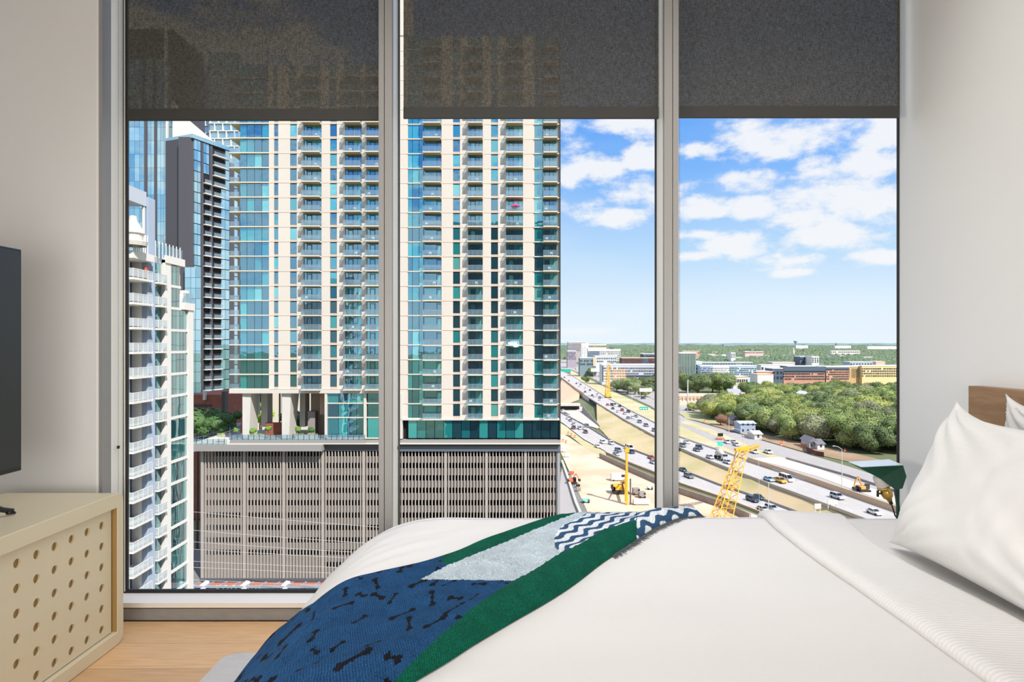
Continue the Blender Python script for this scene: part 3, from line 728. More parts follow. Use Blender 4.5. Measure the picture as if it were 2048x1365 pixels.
# --- left wing (18 floors visible + a few above)
for k in range(-4, 18):
    vt = 248.5 + FLH * k; vb = vt + FLH
    glz([480, 493.5, 508.6, 523.5, 537.6], vt, vb)
    bx('floor_slab', tx(460), tx(480), YT - .35, YT + 7.0, tz(vb) - .02, tz(vb) + .2, M_slab, tower)
    bx('floor_slab', tx(480), tx(538.2), YT - .35, YT + .8, tz(vb) - .02, tz(vb) + .2, M_slab, tower)
    # corner balcony glass + railing
    m = 'corner_railing'
    bx('corner_railing', tx(461), tx(479.5), YT - .3, YT - .26, tz(vb) + .22, tz(vb) + 1.2, M_rail, tower)
    bx('side_glass', tx(479.6), tx(480), YT + .2, YT + 6.5, tz(vb) + .2, tz(vt) - .05, M_tg, tower)
    bx('side_wall', tx(462) + 1.0, tx(480), YT + 5.4, YT + 5.6, tz(vb) + .2, tz(vt) - .05, M_tg if k % 3 else M_frm, tower)
    wallp(537.8, 548, vt, vb); win(548, 556.5, vt, vb); wallp(556.5, 580, vt, vb); win(580, 593.6, vt, vb)
    wallp(593.6, 595.5, vt, vb)
    recess(595.5, 607, vt, vb); balc(607, 643, vt, vb, .30)
    wallp(643, 660, vt, vb); win(660, 673.7, vt, vb); wallp(673.7, 676, vt, vb); recess(676, 690, vt, vb); balc(690, 723.5, vt, vb, .32)
    wallp(723.5, 733, vt, vb); balc(733, 766, vt, vb, .35); wallp(766, 784, vt, vb)
# --- right wing (20 floors)
for k in range(-6, 20):
    vt = 249.8 + 29.42 * k; vb = vt + 29.42
    wallp(784, 816, vt, vb)
    if k < 18 or True:
        glz([816, 824.5, 838, 847.3], vt, vb)
        bx('floor_slab', tx(815.5), tx(847.4), YT - .12, YT + .6, tz(vb) - .02, tz(vb) + .18, M_slab, tower)
    balc(847.4, 883, vt, vb, .86)
    wallp(883, 906, vt, vb); win(906, 920, vt, vb); wallp(920, 922, vt, vb); recess(922, 936, vt, vb); balc(936, 965.5, vt, vb, .33)
    wallp(965.5, 982, vt, vb); win(982, 996, vt, vb); wallp(996, 998, vt, vb); recess(998, 1012, vt, vb); balc(1012, 1046, vt, vb, .3)
    wallp(1046, 1069, vt, vb); glz([1069, 1085.8], vt, vb)
    bx('floor_slab', tx(1068), tx(1122), YT - .2, YT + .9, tz(vb) - .02, tz(vb) + .18, M_slab, tower)
    balc(1086, 1114, vt, vb, .3)
bx('roof_screen', tx(784), tx(815), YT + .1, YT + 8, tz(70), tz(-140), M_beige, tower)
bx('end_pier', tx(1114), tx(1119), YT + .3, YT + 1.6, tz(840), tz(70), M_beige, tower)
bx('end_fin', tx(1119), tx(1121), YT - .3, YT + 14, tz(886), tz(70), M_frm, tower)
bx('core', tx(482), tx(784), YT + 1.9, YT + 16, tz(779.5), tz(128), M_core, tower)
bx('core', tx(784), tx(1118), YT + 1.9, YT + 16, tz(838), tz(70), M_core, tower)
bx('transfer_slab', tx(460), tx(784), YT - .4, YT + 14, tz(787), tz(779.8), M_conc, tower)
bx('transfer_slab', tx(797), tx(1120), YT - .3, YT + 1, tz(841), tz(838), M_conc, tower)
# lower glass block under the left wing
for (va, vb) in ((787, 808), (808, 836.5), (836.5, 878)):
    for a, b in ((655, 677), (677, 695), (695, 713), (713, 731), (735, 757), (757, 780), (782, 797)):
        bx('glass_panel', tx(a) + .04, tx(b) - .04, YT + .10, YT + .16, tz(vb) + .2, tz(va), M_tg, tower)
    bx('floor_slab', tx(655), tx(800), YT - .05, YT + 3, tz(vb) - .02, tz(vb) + .2, M_slab, tower)
for a in (650, 728, 797): bx('column', tx(a), tx(a + (5 if a < 790 else 8)), YT - .3, YT + .9, tz(878), tz(787), M_conc, tower)
bx('core', tx(655), tx(815), YT + 1.2, YT + 14, tz(878), tz(787), M_dark, tower)
bx('core', tx(816), tx(1112), YT + 1.6, YT + 14, tz(878), tz(841), M_dark, tower)
us = [816] + [816 + (1118 - 816) * i / 17 for i in range(1, 18)]
for a, b in zip(us, us[1:]): bx('glass_panel', tx(a) + .05, tx(b) - .05, YT + .25, YT + .31, tz(877), tz(841.5), M_tg, tower)
for a in (876, 935, 1003): bx('lobby_column', tx(a), tx(a + 4), YT + .5, YT + .9, tz(877), tz(841.5), mat('teal_column', (.12, .5, .45), .5), tower)
# raking concrete columns at the terrace
def vcol(u0, u1, ut, y0, y1, vb=878, vt=787):
    m = MB(); z0, z1 = tz(vb), tz(vt)
    a, b = tx(u0), tx(u1); c = tx(ut)
    m.add([(a, y0, z0), (b, y0, z0), (b, y1, z0), (a, y1, z0), (a, y0, z1), (c, y0 + .1, z1), (c, y1, z1), (a, y1, z1)], [(0, 3, 2, 1), (4, 5, 6, 7), (0, 1, 5, 4), (1, 2, 6, 5), (2, 3, 7, 6), (3, 0, 4, 7)])
    m.build('raking_column', M_conc, tower)
vcol(484, 497, 501, YT + .2, YT + 4.5); vcol(563, 577, 581, YT + .2, YT + 4.5)
vcol(531, 541, 541, YT + 9, YT + 12, 860); vcol(545, 553, 560, YT + 9, YT + 12, 858); vcol(459, 463, 460, YT + 12, YT + 15, 845)
vcol(499, 512, 512, YT + 6, YT + 9, 862); vcol(580, 591, 591, YT + 6, YT + 9, 862)
bx('core', tx(603), tx(640), YT + 6, YT + 14, tz(878), tz(787), mat('brown_cladding', (.42, .33, .26), .8), tower)
bx('brown_volume', tx(634), tx(650), YT + 2, YT + 6, tz(832), tz(787), mat('bronze_cladding', (.44, .31, .21), .8), tower)
bx('brown_volume', tx(603), tx(618), YT + 4, YT + 6, tz(878), tz(828), mat('grey_cladding', (.30, .27, .26), .8), tower)

um = thing('patio_umbrella', (tx(1031), YT - .9, tz(426.3) + .12), 'bright pink patio umbrella on a right-hand tower balcony', 'umbrella')
m = MB(); m.lathe([(1.15, 1.0), (.6, 1.45), (0, 1.65)], um.location, 8); m.build('canopy', mat('pink_cloth', (.80, .07, .28), .8), um)
m = MB(); m.tube([um.location, um.location + Vector((0, 0, 1.6))], .03, 6); m.build('pole', M_railm, um)
# ================================================================== PARKING GARAGE
gar = thing('parking_garage', (tx(762), YT + 8, ZA), 'taupe parking garage with vertical concrete fins under the apartment tower', 'garage')
M_fin = mat('fin_concrete', (.43, .39, .35), .85, var=(.3, (.37, .335, .30)), noise_scale=.6)
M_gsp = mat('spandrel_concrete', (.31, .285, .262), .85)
M_gsl = mat('dark_metal_band', (.085, .095, .115), .5)
M_gr2 = mat('grey_band', (.30, .295, .29), .7)
YGr = YT + .2
def gx(name, u0, u1, dy0, dy1, vt, vb, m, parent=None): return bx(name, tx(u0), tx(u1), YGr + dy0, YGr + dy1, tz(vb), tz(vt), m, parent or gar)
gx('podium_slab', 464, 732, -1.2, 14, 879, 886, M_gr2); gx('podium_slab', 732, 1121, -.7, 14, 880, 886, M_gr2)
gx('podium_trim', 388, 1121, -1.4, 14, 886, 887.5, M_slab)
gx('podium_band', 388, 650, -2.2, 10, 887.5, 900, M_gr2); gx('podium_band', 650, 1121, -.3, 2, 887.5, 902, M_gsl)
gx('podium_band', 797, 1121, -.5, 1, 893, 903, mat('blue_grey_band', (.13, .155, .20), .4))
rows = [903] + [927 + 24.93 * k for k in range(8)]          # tops of the openings
bays = [404, 488, 567, 645, 727, 784, 797, 891, 973, 1051, 1120]
VB = 1160
for bi, (a, b) in enumerate(zip(bays, bays[1:])):
    if bi == 5: gx('pilaster', a, b, -.05, 1.2, 902, VB, M_fin); continue
    nrow = 9 if bi > 2 else 8
    for r in range(len(rows) + (1 if bi > 2 else 0)):
        top = rows[r] if r < len(rows) else 1126
        bot = top + 12.5
        nxt = rows[r + 1] if r + 1 < len(rows) else (1126 if (r < len(rows) and bi > 2) else VB)
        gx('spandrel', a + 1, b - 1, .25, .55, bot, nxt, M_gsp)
        bx('spandrel_cap', tx(a + 1), tx(b - 1), YGr + .20, YGr + .75, tz(bot), tz(bot) + .10, M_fin, gar)
    n = max(1, round((b - a) / 6.55)); 
    for i in range(1, n):
        u = a + (b - a) * i / n
        gx('fin', u - 1.0, u + 1.0, -.15, .25, 902, VB, M_fin)
    gx('pilaster', a - 2.6, a + 2.6, -.15, .8, 902, VB, M_fin)
gx('pilaster', 1113, 1120, -.15, 1.2, 902, VB, mat('grey_pier', (.33, .34, .37), .7))
gx('pilaster', 398, 403, .3, 1.5, 902, VB, mat('grey_edge', (.30, .29, .30), .7))
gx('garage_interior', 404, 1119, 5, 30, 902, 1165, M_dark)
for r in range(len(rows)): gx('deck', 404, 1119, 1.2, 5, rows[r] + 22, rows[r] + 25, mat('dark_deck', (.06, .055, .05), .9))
# fabric of the ground floor
gx('base_band', 400, 1121, -.2, 2, 1160, 1166, M_gsl)

# ------------------------------------------------------------------ ground-floor canopy
ca_ = thing('street_canopy', (PX(520, 112), 112, ZA), 'terracotta street canopy with steel ribs and white light boxes below the garage', 'canopy')
M_terra = mat('terracotta_metal', (.60, .20, .10), .6); M_steel = mat('painted_steel', (.34, .38, .45), .5); M_lb = mat('white_box', (.82, .82, .80), .5)
YC = 112.0
def cx_(u): return PX(u, YC)
def cz_(v): return PZ(v, YC)
m = MB(); m.add([(cx_(386), YC, cz_(1172)), (cx_(700), YC, cz_(1172)), (cx_(700), YC + 2.0, PZ(1166, YC + 2)), (cx_(386), YC + 2.0, PZ(1166, YC + 2))], [(0, 1, 2, 3)]); m.build('roof_sheet', M_terra, ca_)
bx('front_beam', cx_(386), cx_(700), YC - .3, YC, cz_(1175.5), cz_(1171.5), M_steel, ca_)
for i in range(12):
    u = 388 + 26.9 * i; m = MB(); m.bar((cx_(u), YC, cz_(1172) + .1), (cx_(u + 2), YC + 2.0, PZ(1166, YC + 2) + .1), .22); m.build('rib', M_steel, ca_)
for u in (404, 486, 567, 648):
    bx('light_box', cx_(u), cx_(u + 9), YC - .7, YC - .1, cz_(1182), cz_(1175), M_lb, ca_, bev=.05)
    m = MB(); m.bar((cx_(u), YC - .2, cz_(1173)), (cx_(u + 6), YC + 1, cz_(1168)), .9, .3); m.build('bracket', M_lb, ca_)
bx('storefront_glass', cx_(386), cx_(700), YC + .5, YC + .6, cz_(1205), cz_(1174), M_tg, ca_)
bx('rear_beam', cx_(388), cx_(700), YC + 2.0, YC + 2.6, PZ(1167, YC + 2), PZ(1159.5, YC + 2), M_gsl, ca_)
bx('storefront_wall', cx_(386), cx_(700), YC + .7, YC + 2.4, ZA, cz_(1176), M_gsp, ca_)
for i, u in enumerate((420, 497, 548, 600)): bx('storefront_pier', cx_(u), cx_(u + 8), YC + .2, YC + .5, cz_(1205), cz_(1175), M_gsp, ca_)
# lettering band under the canopy (slanted bars, too small to read)
fc = bpy.data.curves.new('sign_lettering', 'FONT'); fc.body = 'KOOSHUL'; fc.size = 1.35; fc.extrude = .03; fc.space_character = 1.5
fo = bpy.data.objects.new('sign_lettering', fc); COL.objects.link(fo); fo.parent = ca_; fo.location = Vector((cx_(432), YC - .15, cz_(1181))) - wloc(ca_); fo.rotation_euler = (PI / 2, 0, 0); fc.materials.append(M_lb)
bpy.context.view_layer.update(); fm = bpy.data.meshes.new_from_object(fo.evaluated_get(bpy.context.evaluated_depsgraph_get())); fl_ = fo.location.copy(); bpy.data.objects.remove(fo); fo = bpy.data.objects.new('sign_lettering', fm); COL.objects.link(fo); fo.parent = ca_; fo.location = fl_; fo.rotation_euler = (PI / 2, 0, 0); fo['kind'] = 'stuff'

# ------------------------------------------------------------------ terrace planters and railing
M_leaf = mat('leaf_bright', (.20, .34, .055), .7, var=(.7, (.10, .22, .03)), noise_scale=3); M_leafd = mat('leaf_dark', (.05, .12, .03), .7, var=(.7, (.10, .19, .05)), noise_scale=2)
tr_ = thing('terrace_railing', (tx(560), YT - 1, tz(879)), 'frameless glass railing with dark posts along the podium terrace', 'railing')
for a, b in ((389, 463), (464, 560), (560, 655), (655, 731)):
    bx('glass_panel', tx(a), tx(b) - .05, YT - .9 - (.9 if a < 460 else 0), YT - .86 - (.9 if a < 460 else 0), tz(885 if a < 460 else 879.5), tz(876 if a < 460 else 869), M_rail, tr_)
for i in range(32):
    u = 390 + i * 11; lo = u < 463
    bx('post', tx(u), tx(u) + .08, YT - .95 - (.9 if lo else 0), YT - .87 - (.9 if lo else 0), tz(885 if lo else 879.5), tz(876 if lo else 869), M_frm, tr_)
def leafball(R, n, seed, flat=.8, leaf=.35, base=0):
    """crown mesh: an inner shaded body and many small leaf faces on lobes"""
    rs = np.random.RandomState(seed); V = []; Fc = []
    lobes = [(Vector((rs.uniform(-.62, .62), rs.uniform(-.62, .62), rs.uniform(-.35, .5))) * R, rs.uniform(.28, .58) * R) for _ in range(14)] + [(Vector((0, 0, 0)), .68 * R)]
    for c, r in lobes:
        bm = bmesh.new(); bmesh.ops.create_icosphere(bm, subdivisions=2, radius=r * .86); k = len(V)
        for v in bm.verts:
            q = v.co * (1 + .22 * noise.noise(v.co * (2.2 / R) + Vector((seed, 0, 0)))); V.append((c.x + q.x, c.y + q.y, (c.z + q.z) * flat))
        Fc += [tuple(k + v.index for v in f.verts) for f in bm.faces]; bm.free()
    for i in range(n):
        c, r = lobes[rs.randint(len(lobes))]; d = Vector(rs.normal(size=3)); d.normalize()
        p = c + d * r * rs.uniform(.82, 1.10); p.z *= flat
        t = d.cross(Vector(rs.normal(size=3))).normalized(); s = d.cross(t); nrm = (t + d * rs.uniform(-.6, .6)).normalized()
        w = leaf * rs.uniform(.5, 1.2); k = len(V)
        V += [tuple(p + nrm * w), tuple(p + s * w * .7), tuple(p - nrm * w), tuple(p - s * w * .7)]; Fc.append((k, k + 1, k + 2, k + 3))
    return V, Fc
def crown_mesh(name, R, n, seed, m, **k):
    V, Fc = leafball(R, n, seed, **k); me = bpy.data.meshes.new(name); me.from_pydata(V, [], Fc); me.materials.append(m); return me
sm = [crown_mesh('foliage', 1.0, 260, 50 + i, M_leaf if i != 1 else M_leafd, leaf=.14) for i in range(3)]
def shrub(u, v, y, r, lab, i=0, trunk=True, h=None):
    """shrub whose crown centre shows at pixel (u, v)"""
    p = P3(u, v, y); zb = tz(878)
    t = thing('potted_shrub', (p.x, y, zb), lab, 'shrub', 'terrace shrubs')
    o = link('foliage', sm[i % 3], t, p); o.scale = (r, r, r * (h or 1))
    mm = MB(); mm.tube([(p.x, y, zb), (p.x + .05, y, p.z)], .05, 5); mm.build('stem', mat('bark', (.16, .11, .075), .9), t)
for i, (u, v, r, lab) in enumerate([(471, 862, .7, 'thin yellow-green shrub at the left end of the terrace'), (505, 862, .85, 'olive shrub between the first raking column and the brick wall'), (536, 857, .75, 'bright green shrub in front of the brick terrace wall'),
        (595, 860, .75, 'olive shrub right of the second raking column'), (622, 861, .85, 'bright lime shrub before the brown wall of the terrace')]): shrub(u, v, YT + 1.0, r, lab, i + (1 if i in (1,) else 0), h=1.2)
for u, w, lab in ((434, 14, 'pale planter box with trailing grass at the terrace corner'), (498, 30, 'long pale planter box behind the first terrace column'), (590, 44, 'long pale planter box right of the second terrace column')):
    pl = thing('planter_box', (tx(u), YT + .2, tz(879)), lab, 'planter')
    bx('box', tx(u), tx(u + w), YT + .0, YT + .6, tz(878.9), tz(871), M_conc, pl)
    mm = MB(); random.seed(int(u))
    for i in range(160):
        x = random.uniform(tx(u), tx(u + w)); yy = YT + random.uniform(-.08, .6); mm.bar((x, yy, tz(872)), (x + random.uniform(-.2, .2), yy + random.uniform(-.2, .1), tz(871) + random.uniform(-.3, .45)), .07, .02)
    mm.build('grass', mat('pale_grass', (.42, .52, .20), .8), pl, kind='stuff')
M_brick = mat('red_brick', (.27, .085, .055), .9, var=(.5, (.34, .14, .10)), noise_scale=.8)
tag(bx('terrace_brick_wall', tx(512), tx(563), YT + 5, YT + 5.6, tz(879), tz(852), M_brick), 'low red-brown brick wall across the podium terrace', 'planter')  # low brick wall on the terrace, not a planter
tag(bx('concrete_block', tx(548), tx(552), YT + 18, YT + 19, tz(879), tz(855), M_conc), 'small concrete stub behind the terrace columns', 'wall') if False else None
YBk = 250.0
bk = thing('beige_building', (PX(530, YBk), YBk + 5, PZ(900, YBk)), 'cream rendered building seen between the terrace columns', 'building')
bx('wall', PX(458, YBk), PX(610, YBk), YBk, YBk + 12, ZA, PZ(770, YBk), mat('cream_render', (.74, .66, .54), .8), bk)
for u in (519, 558, 575): bx('slot', PX(u, YBk), PX(u + 3.5, YBk), YBk - .1, YBk, PZ(850, YBk), PZ(787, YBk), M_dark, bk)
# big trees behind the terrace
M_lime = mat('leaf_lime', (.42, .62, .04), .7)
tm = [crown_mesh('crown', 1.0, 1100, 60 + i, mm_, leaf=.10) for i, mm_ in enumerate((M_leafd, M_leaf, M_lime))]
def btree(u, v, y, r, lab, i, flat=1, grp='trees behind the podium terrace', base=None):
    p = P3(u, v, y); zb = ZA if base is None else base
    t = thing('tree', (p.x, y, zb), lab, 'tree', grp)
    o = link('crown', tm[i], t, p); o.scale = (r, r, r * flat)
    mm = MB(); mm.tube([(p.x, y, zb), (p.x + .2, y, p.z)], r * .08, 6, r * .05); mm.build('trunk', mat('bark', (.16, .11, .075), .9), t)
btree(522, 833, 225, 4.0, 'vivid lime tree glowing between two raking columns', 2, 1.0)
btree(519, 818, 232, 4.2, 'green tree just above and behind the lime tree', 1)
btree(478, 840, 220, 6.0, 'bright green tree left of the first raking column', 1)
btree(455, 842, 150, 3.2, 'dark green tree in front of the brick building, nearest the terrace', 0)
btree(394, 848, 150, 5.0, 'round grey-green tree at the foot of the white condominium', 0)
btree(408, 840, 158, 4.0, 'second round green tree right of the white condominium', 0)
btree(437, 850, 142, 3.0, 'low dark shrubby tree beside the street ramp', 0)
btree(590, 838, 152, 3.4, 'dark green tree seen right of the second raking column', 0)

# ================================================================== STREET LEVEL BACKDROP (left)
# red-brick building under the dark tower
YR = 175.0
rb = thing('brick_building', (PX(420, YR), YR + 8, ZA), 'dark red brick building low between the condominium and the terrace', 'building')
bx('wall', PX(380, YR), PX(446, YR), YR, YR + 20, ZA, PZ(790, YR), M_brick, rb)
for i in range(9): bx('window', PX(388 + i * 4.2, YR), PX(391 + i * 4.2, YR), YR - .12, YR, PZ(815, YR), PZ(809, YR), M_frm, rb)
bx('chimney_fin', PX(409, YR), PX(414, YR), YR - 1, YR, PZ(800, YR), PZ(782, YR), M_conc, rb)
bx('column', PX(447, YR), PX(453, YR), YR - 1, YR + 1, ZA, PZ(783, YR), mat('dark_column', (.05, .05, .055), .6), rb)
rm = thing('street_ramp', (PX(420, 145), 145, ZA), 'concrete stepped ramp with railings left of the terrace', 'ramp')
m = MB(); m.add([P3(386, 905, 134), P3(480, 872, 134), P3(482, 845, 160), P3(386, 868, 160)], [(0, 1, 2, 3)]); m.build('ramp_deck', mat('ramp_paving', (.26, .28, .31), .8), rm)
for k in range(4):
    m = MB(); a = P3(386, 896 - k * 9, 136 + k * 5); b = P3(470, 868 - k * 5, 136 + k * 5)
    m.bar(a + Vector((0, 0, 1)), b + Vector((0, 0, 1)), .06)
    for i in range(9):
        q = a.lerp(b, i / 8); m.bar(q, q + Vector((0, 0, 1)), .05)
    m.build('railing', M_railm, rm)
m = MB(); m.bar(P3(386, 872, 150), P3(420, 855, 152), 1.2, .4); m.build('low_wall', M_conc, rm)

# ================================================================== WHITE CONDOMINIUM (left)
XC = -46.3
def yc(u): return XC * F / (u - 1024)
def zc(v, u): return CZ - (v - HV) * yc(u) / F
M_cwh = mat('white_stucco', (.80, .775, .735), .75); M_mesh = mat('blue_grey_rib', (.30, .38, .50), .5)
M_cg = facade_glass('condo_glass', [(0, (.02, .06, .075)), (.3, (.03, .12, .13)), (.55, (.05, .20, .20)), (.8, (.10, .28, .27))], .40, (.62, .84, .90), wob=.5, scale=.2)
condo = thing('condominium', (XC - 6, 83, ZA), 'white condominium with stacked balconies at the far left of the view', 'building')
FH = 3.0; z0f = -11.57
def cb(name, u0, u1, dx0, dx1, za, zb, m, parent=None): return bx(name, XC + dx0, XC + dx1, yc(u0), yc(u1), za, zb, m, parent or condo)
levels = [z0f + FH * k for k in range(-12, 9)]
ctop = {}
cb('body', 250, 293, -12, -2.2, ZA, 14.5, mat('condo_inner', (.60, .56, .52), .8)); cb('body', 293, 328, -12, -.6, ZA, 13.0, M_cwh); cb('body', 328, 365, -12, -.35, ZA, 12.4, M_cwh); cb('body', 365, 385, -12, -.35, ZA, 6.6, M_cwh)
cb('ribbed_column', 293, 308, -.6, .1, ZA, 20.0, M_mesh)
for i in range(7): cb('rib', 293 + i * 2.2, 293.6 + i * 2.2, .1, .22, ZA, 20.0, mat('rib_light', (.42, .50, .62), .5))
cb('pier', 328, 340, -.3, .15, ZA, 12.6, M_cwh); cb('pier', 375, 385, -.3, .15, ZA, 6.7, M_cwh)
cb('parapet', 328, 366, -.4, .3, 12.2, 13.2, M_cwh); cb('parapet', 365, 386, -.4, .3, 6.2, 7.2, M_cwh)
def crail(u0, u1, dx, z, parent):
    m = MB(); ya, yb = yc(u0), yc(u1); m.box(XC + dx - .02, XC + dx + .02, ya, yb, z + .1, z + 1.0); m.mi = 1
    m.bar((XC + dx, ya, z + 1.05), (XC + dx, yb, z + 1.05), .07); n = max(2, int((yb - ya) / .8))
    for i in range(n + 1): y = ya + (yb - ya) * i / n; m.bar((XC + dx, y, z), (XC + dx, y, z + 1.05), .06)
    # end panel facing the viewer
    m.mi = 0; m.box(XC + dx - 1.3, XC + dx, ya - .02, ya + .02, z + .1, z + 1.0); m.mi = 1; m.bar((XC + dx - 1.3, ya, z + 1.05), (XC + dx, ya, z + 1.05), .07)
    m.build('railing', [MATS['condo_rail'], M_lb], parent)
clear_glass('condo_rail', (.85, .9, .92), .1, .45, (.80, .84, .86))
for z in levels:
    if z < 12:
        b = cb('balcony', 252, 293, -2.2, .9, z - .28, z, M_cwh); crail(252, 291, .86, z, b)
        cb('balcony_glass', 252, 276, -2.2, -2.1, z + .05, z + 2.6, M_cg, b); cb('balcony_pier', 266, 276, -2.2, -1.0, z, z + 2.75, mat('condo_pier', (.62, .58, .55), .8), b)
        cb('balcony_glass', 277, 292, -1.9, -1.8, z + .05, z + 2.6, mat('dark_blue_wall', (.035, .075, .13), .5), b)
    if z < 11.5:
        b = cb('balcony', 309, 328, -.6, .55, z - .25, z, M_cwh); crail(309, 327, .5, z, b)
        for a, c in ((309, 315), (315, 321.5), (321.5, 328)): cb('balcony_glass', a, c - .3, -.5, -.42, z + .05, z + 2.6, M_cg, b)
    for a, c in ((340, 347), (347, 354), (354, 361), (361, 368), (368, 375)):
        if z > 5 and a >= 360: continue
        if z > 11.5: continue
        cb('glass_panel', a + .3, c - .3, -.2, -.12, z + .02, z + 2.62, M_cg)
    if z < 11.5: cb('floor_band', 340, 375 if z < 5 else 362, -.3, .02, z - .36, z, M_cwh)
# roof terrace, railings, penthouse
for i in range(8): cb('terrace_post', 258 + i * 4, 258.8 + i * 4, .5, .6, 12.6, 15.0, M_lb)
cb('terrace_slab', 250, 293, -2.2, 1.0, 11.7, 12.6, M_cwh)
for i in range(8): cb('terrace_post', 310 + i * 7, 310.8 + i * 7, .0, .1, 12.6, 14.8, M_lb)
cb('terrace_glass', 309, 364, .02, .05, 12.9, 14.5, M_rail)
cb('terrace_glass', 366, 385, .02, .05, 7.0, 8.6, M_rail); cb('terrace_pier', 372, 378, -1, 0, 7, 9, M_cwh)
cb('penthouse_wall', 250, 292, -7, -2.4, 12.6, 19.0, facade_glass('penthouse_glass', [(0, (.03, .10, .14))], .5, (.35, .62, .78)))
cb('penthouse_roof', 248, 293, -8, .0, 18.8, 20.6, mat('roof_grey', (.55, .60, .68), .6))
cb('penthouse_post', 289, 291.5, -.3, -.1, 12.6, 18.8, M_cwh)
m = MB(); m.lathe([(1.5, 0), (1.6, .5), (1.1, .7), (1.1, 1.3), (1.3, 1.5), (.5, 3.0), (.4, 3.6), (0, 3.7)], (XC + .6, yc(256), 13.2), 16); m.build('turret', M_conc, condo)
# person on the balcony in red
pz = PZ(548, yc(282)); 
pr = thing('person', (XC + .4, yc(283), z0f + FH * 7), 'person in red top leaning on an upper condominium balcony', 'person')
m = MB(); bz = z0f + FH * 7; yy = yc(283)
m.lathe([(0, 0), (.11, .02), (.13, .45), (.17, .85), (.19, 1.05), (.23, 1.35), (.20, 1.48), (.07, 1.55), (.06, 1.60), (0, 1.60)], (XC + .5, yy, bz), 12); m.build('body', mat('red_cloth', (.62, .05, .03), .8), pr, smooth=True)
m = MB(); m.lathe([(0, 1.58), (.08, 1.60), (.105, 1.68), (.10, 1.78), (.06, 1.84), (0, 1.85)], (XC + .55, yy, bz), 12); m.build('head', mat('skin', (.50, .28, .20), .7), pr, smooth=True)
for s in (-1, 1):
    m = MB(); m.tube([(XC + .5, yy + s * .22, bz + 1.4), (XC + .68, yy + s * .26, bz + 1.15), (XC + .84, yy + s * .18, bz + 1.10)], .05, 6, .035); m.build('arm', MATS['skin'], pr, smooth=True)

# ================================================================== GLASS TOWERS BEHIND (left)
M_bg = facade_glass('pale_blue_glass', [(0, (.10, .24, .30)), (.25, (.20, .42, .48)), (.5, (.14, .32, .38)), (.75, (.30, .52, .58))], .45, (.72, .90, 1.0), wob=.2, scale=.1)
M_ch = mat('charcoal_panel', (.085, .080, .095), .6); M_band = mat('white_band', (.78, .74, .68), .7)
# dark residential tower: frontal face u 357-385, glass flank receding to the right (345..475)
YD = 215.0
def dx_(u): return PX(u, YD)
dk = thing('charcoal_tower', (dx_(415), YD + 20, ZA), 'charcoal and pale glass tower with dark recessed balconies behind the condominium', 'tower')
# oblique facade: depth grows to the right; parametrise by u with Y(u)
def YO(u): return 215 + (u - 381) * .20
def ob(name, u0, u1, vt, vb, m, d0=0.0, d1=.5, ref=381):
    """panel on the oblique facade; v values given at reference column ref, receding with depth"""
    za, zb = CZ - (vb - HV) * YO(ref) / F, CZ - (vt - HV) * YO(ref) / F
    p0 = Vector((PX(u0, YO(u0)), YO(u0))); p1 = Vector((PX(u1, YO(u1)), YO(u1)))
    n = Vector((p1 - p0)); n = Vector((n.y, -n.x)).normalized()
    a0, a1, b0, b1 = p0 + n * d1, p1 + n * d1, p0 - n * d0, p1 - n * d0
    c = (p0 + p1) / 2
    mb = MB(); L_ = [(q.x - c.x, q.y - c.y) for q in (a0, a1, b1, b0)]; h = (zb - za) / 2
    mb.add([(x, y, -h) for x, y in L_] + [(x, y, h) for x, y in L_], [(0, 3, 2, 1), (4, 5, 6, 7), (0, 1, 5, 4), (1, 2, 6, 5), (2, 3, 7, 6), (3, 0, 4, 7)])
    k = ('ob', name, round(u0, 2), round(u1, 2), round(h, 3), m.name, d0, d1)
    if k not in _bc: _bc[k] = mb.mesh(name, m)
    return link(name, _bc[k], dk, (c.x, c.y, (za + zb) / 2))
bx('dark_wall', dx_(357), dx_(381), YD, YD + 1.5, ZA, PZ(274, YD), M_ch, dk)
ob('core', 381, 458, 274, 980, M_ch, 12, 0)
ob('roof_band', 381, 470, 268, 276, M_bg, 12, .8)
fl = 21.2
for k in range(26):
    v0 = 276 + fl * k
    if v0 + fl > 800: break
    for a, b in ((386, 392.5), (392.5, 399)): ob('glass_panel', a + .3, b - .3, v0 + 1, v0 + fl - .6, M_bg, 0, .55)
    if k < 3:
        for a, b in ((404, 410), (410, 416)): ob('glass_panel', a + .3, b - .3, v0 + 1, v0 + fl - .6, M_bg, 0, .55)
    else:
        s = ob('balcony', 404, 417, v0 + fl - 2.2, v0 + fl - .2, M_band, 0, 1.6); ob('balcony_rail', 404, 417, v0 + fl - 9, v0 + fl - 2, M_rail, -1.4, 1.5)
        ob('balcony_void', 404, 417, v0, v0 + fl - 2.2, M_dark, 0, .3)
    s = ob('balcony', 422.5, 440 if k > 3 else 447, v0 + fl - 2.2, v0 + fl - .2, M_band, 0, 1.6); ob('balcony_rail', 422.5, 440 if k > 3 else 447, v0 + fl - 9, v0 + fl - 2, M_rail, -1.4, 1.5)
    ob('balcony_void', 422.5, 440 if k > 3 else 447, v0, v0 + fl - 2.2, M_dark, 0, .3)
    for a, b in ((440, 448.5), (448.5, 457)):
        if k <= 3 and a < 445: continue
        ob('glass_panel', a + .3, b - .3, v0 + 1, v0 + fl - .6, M_bg, 0, .55)
    for a, b in ((458, 466), (466, 475)): ob('glass_panel', a + .3, b - .3, v0 + 1 + 12, v0 + fl - .6 + 12, M_bg, 0, .1)
ob('dark_strip', 399.5, 404, 276, 800, M_ch, 0, .7); ob('dark_strip', 417, 422.5, 276, 800, M_ch, 0, .7); ob('dark_strip', 457, 466, 300, 800, M_ch, 0, .7)
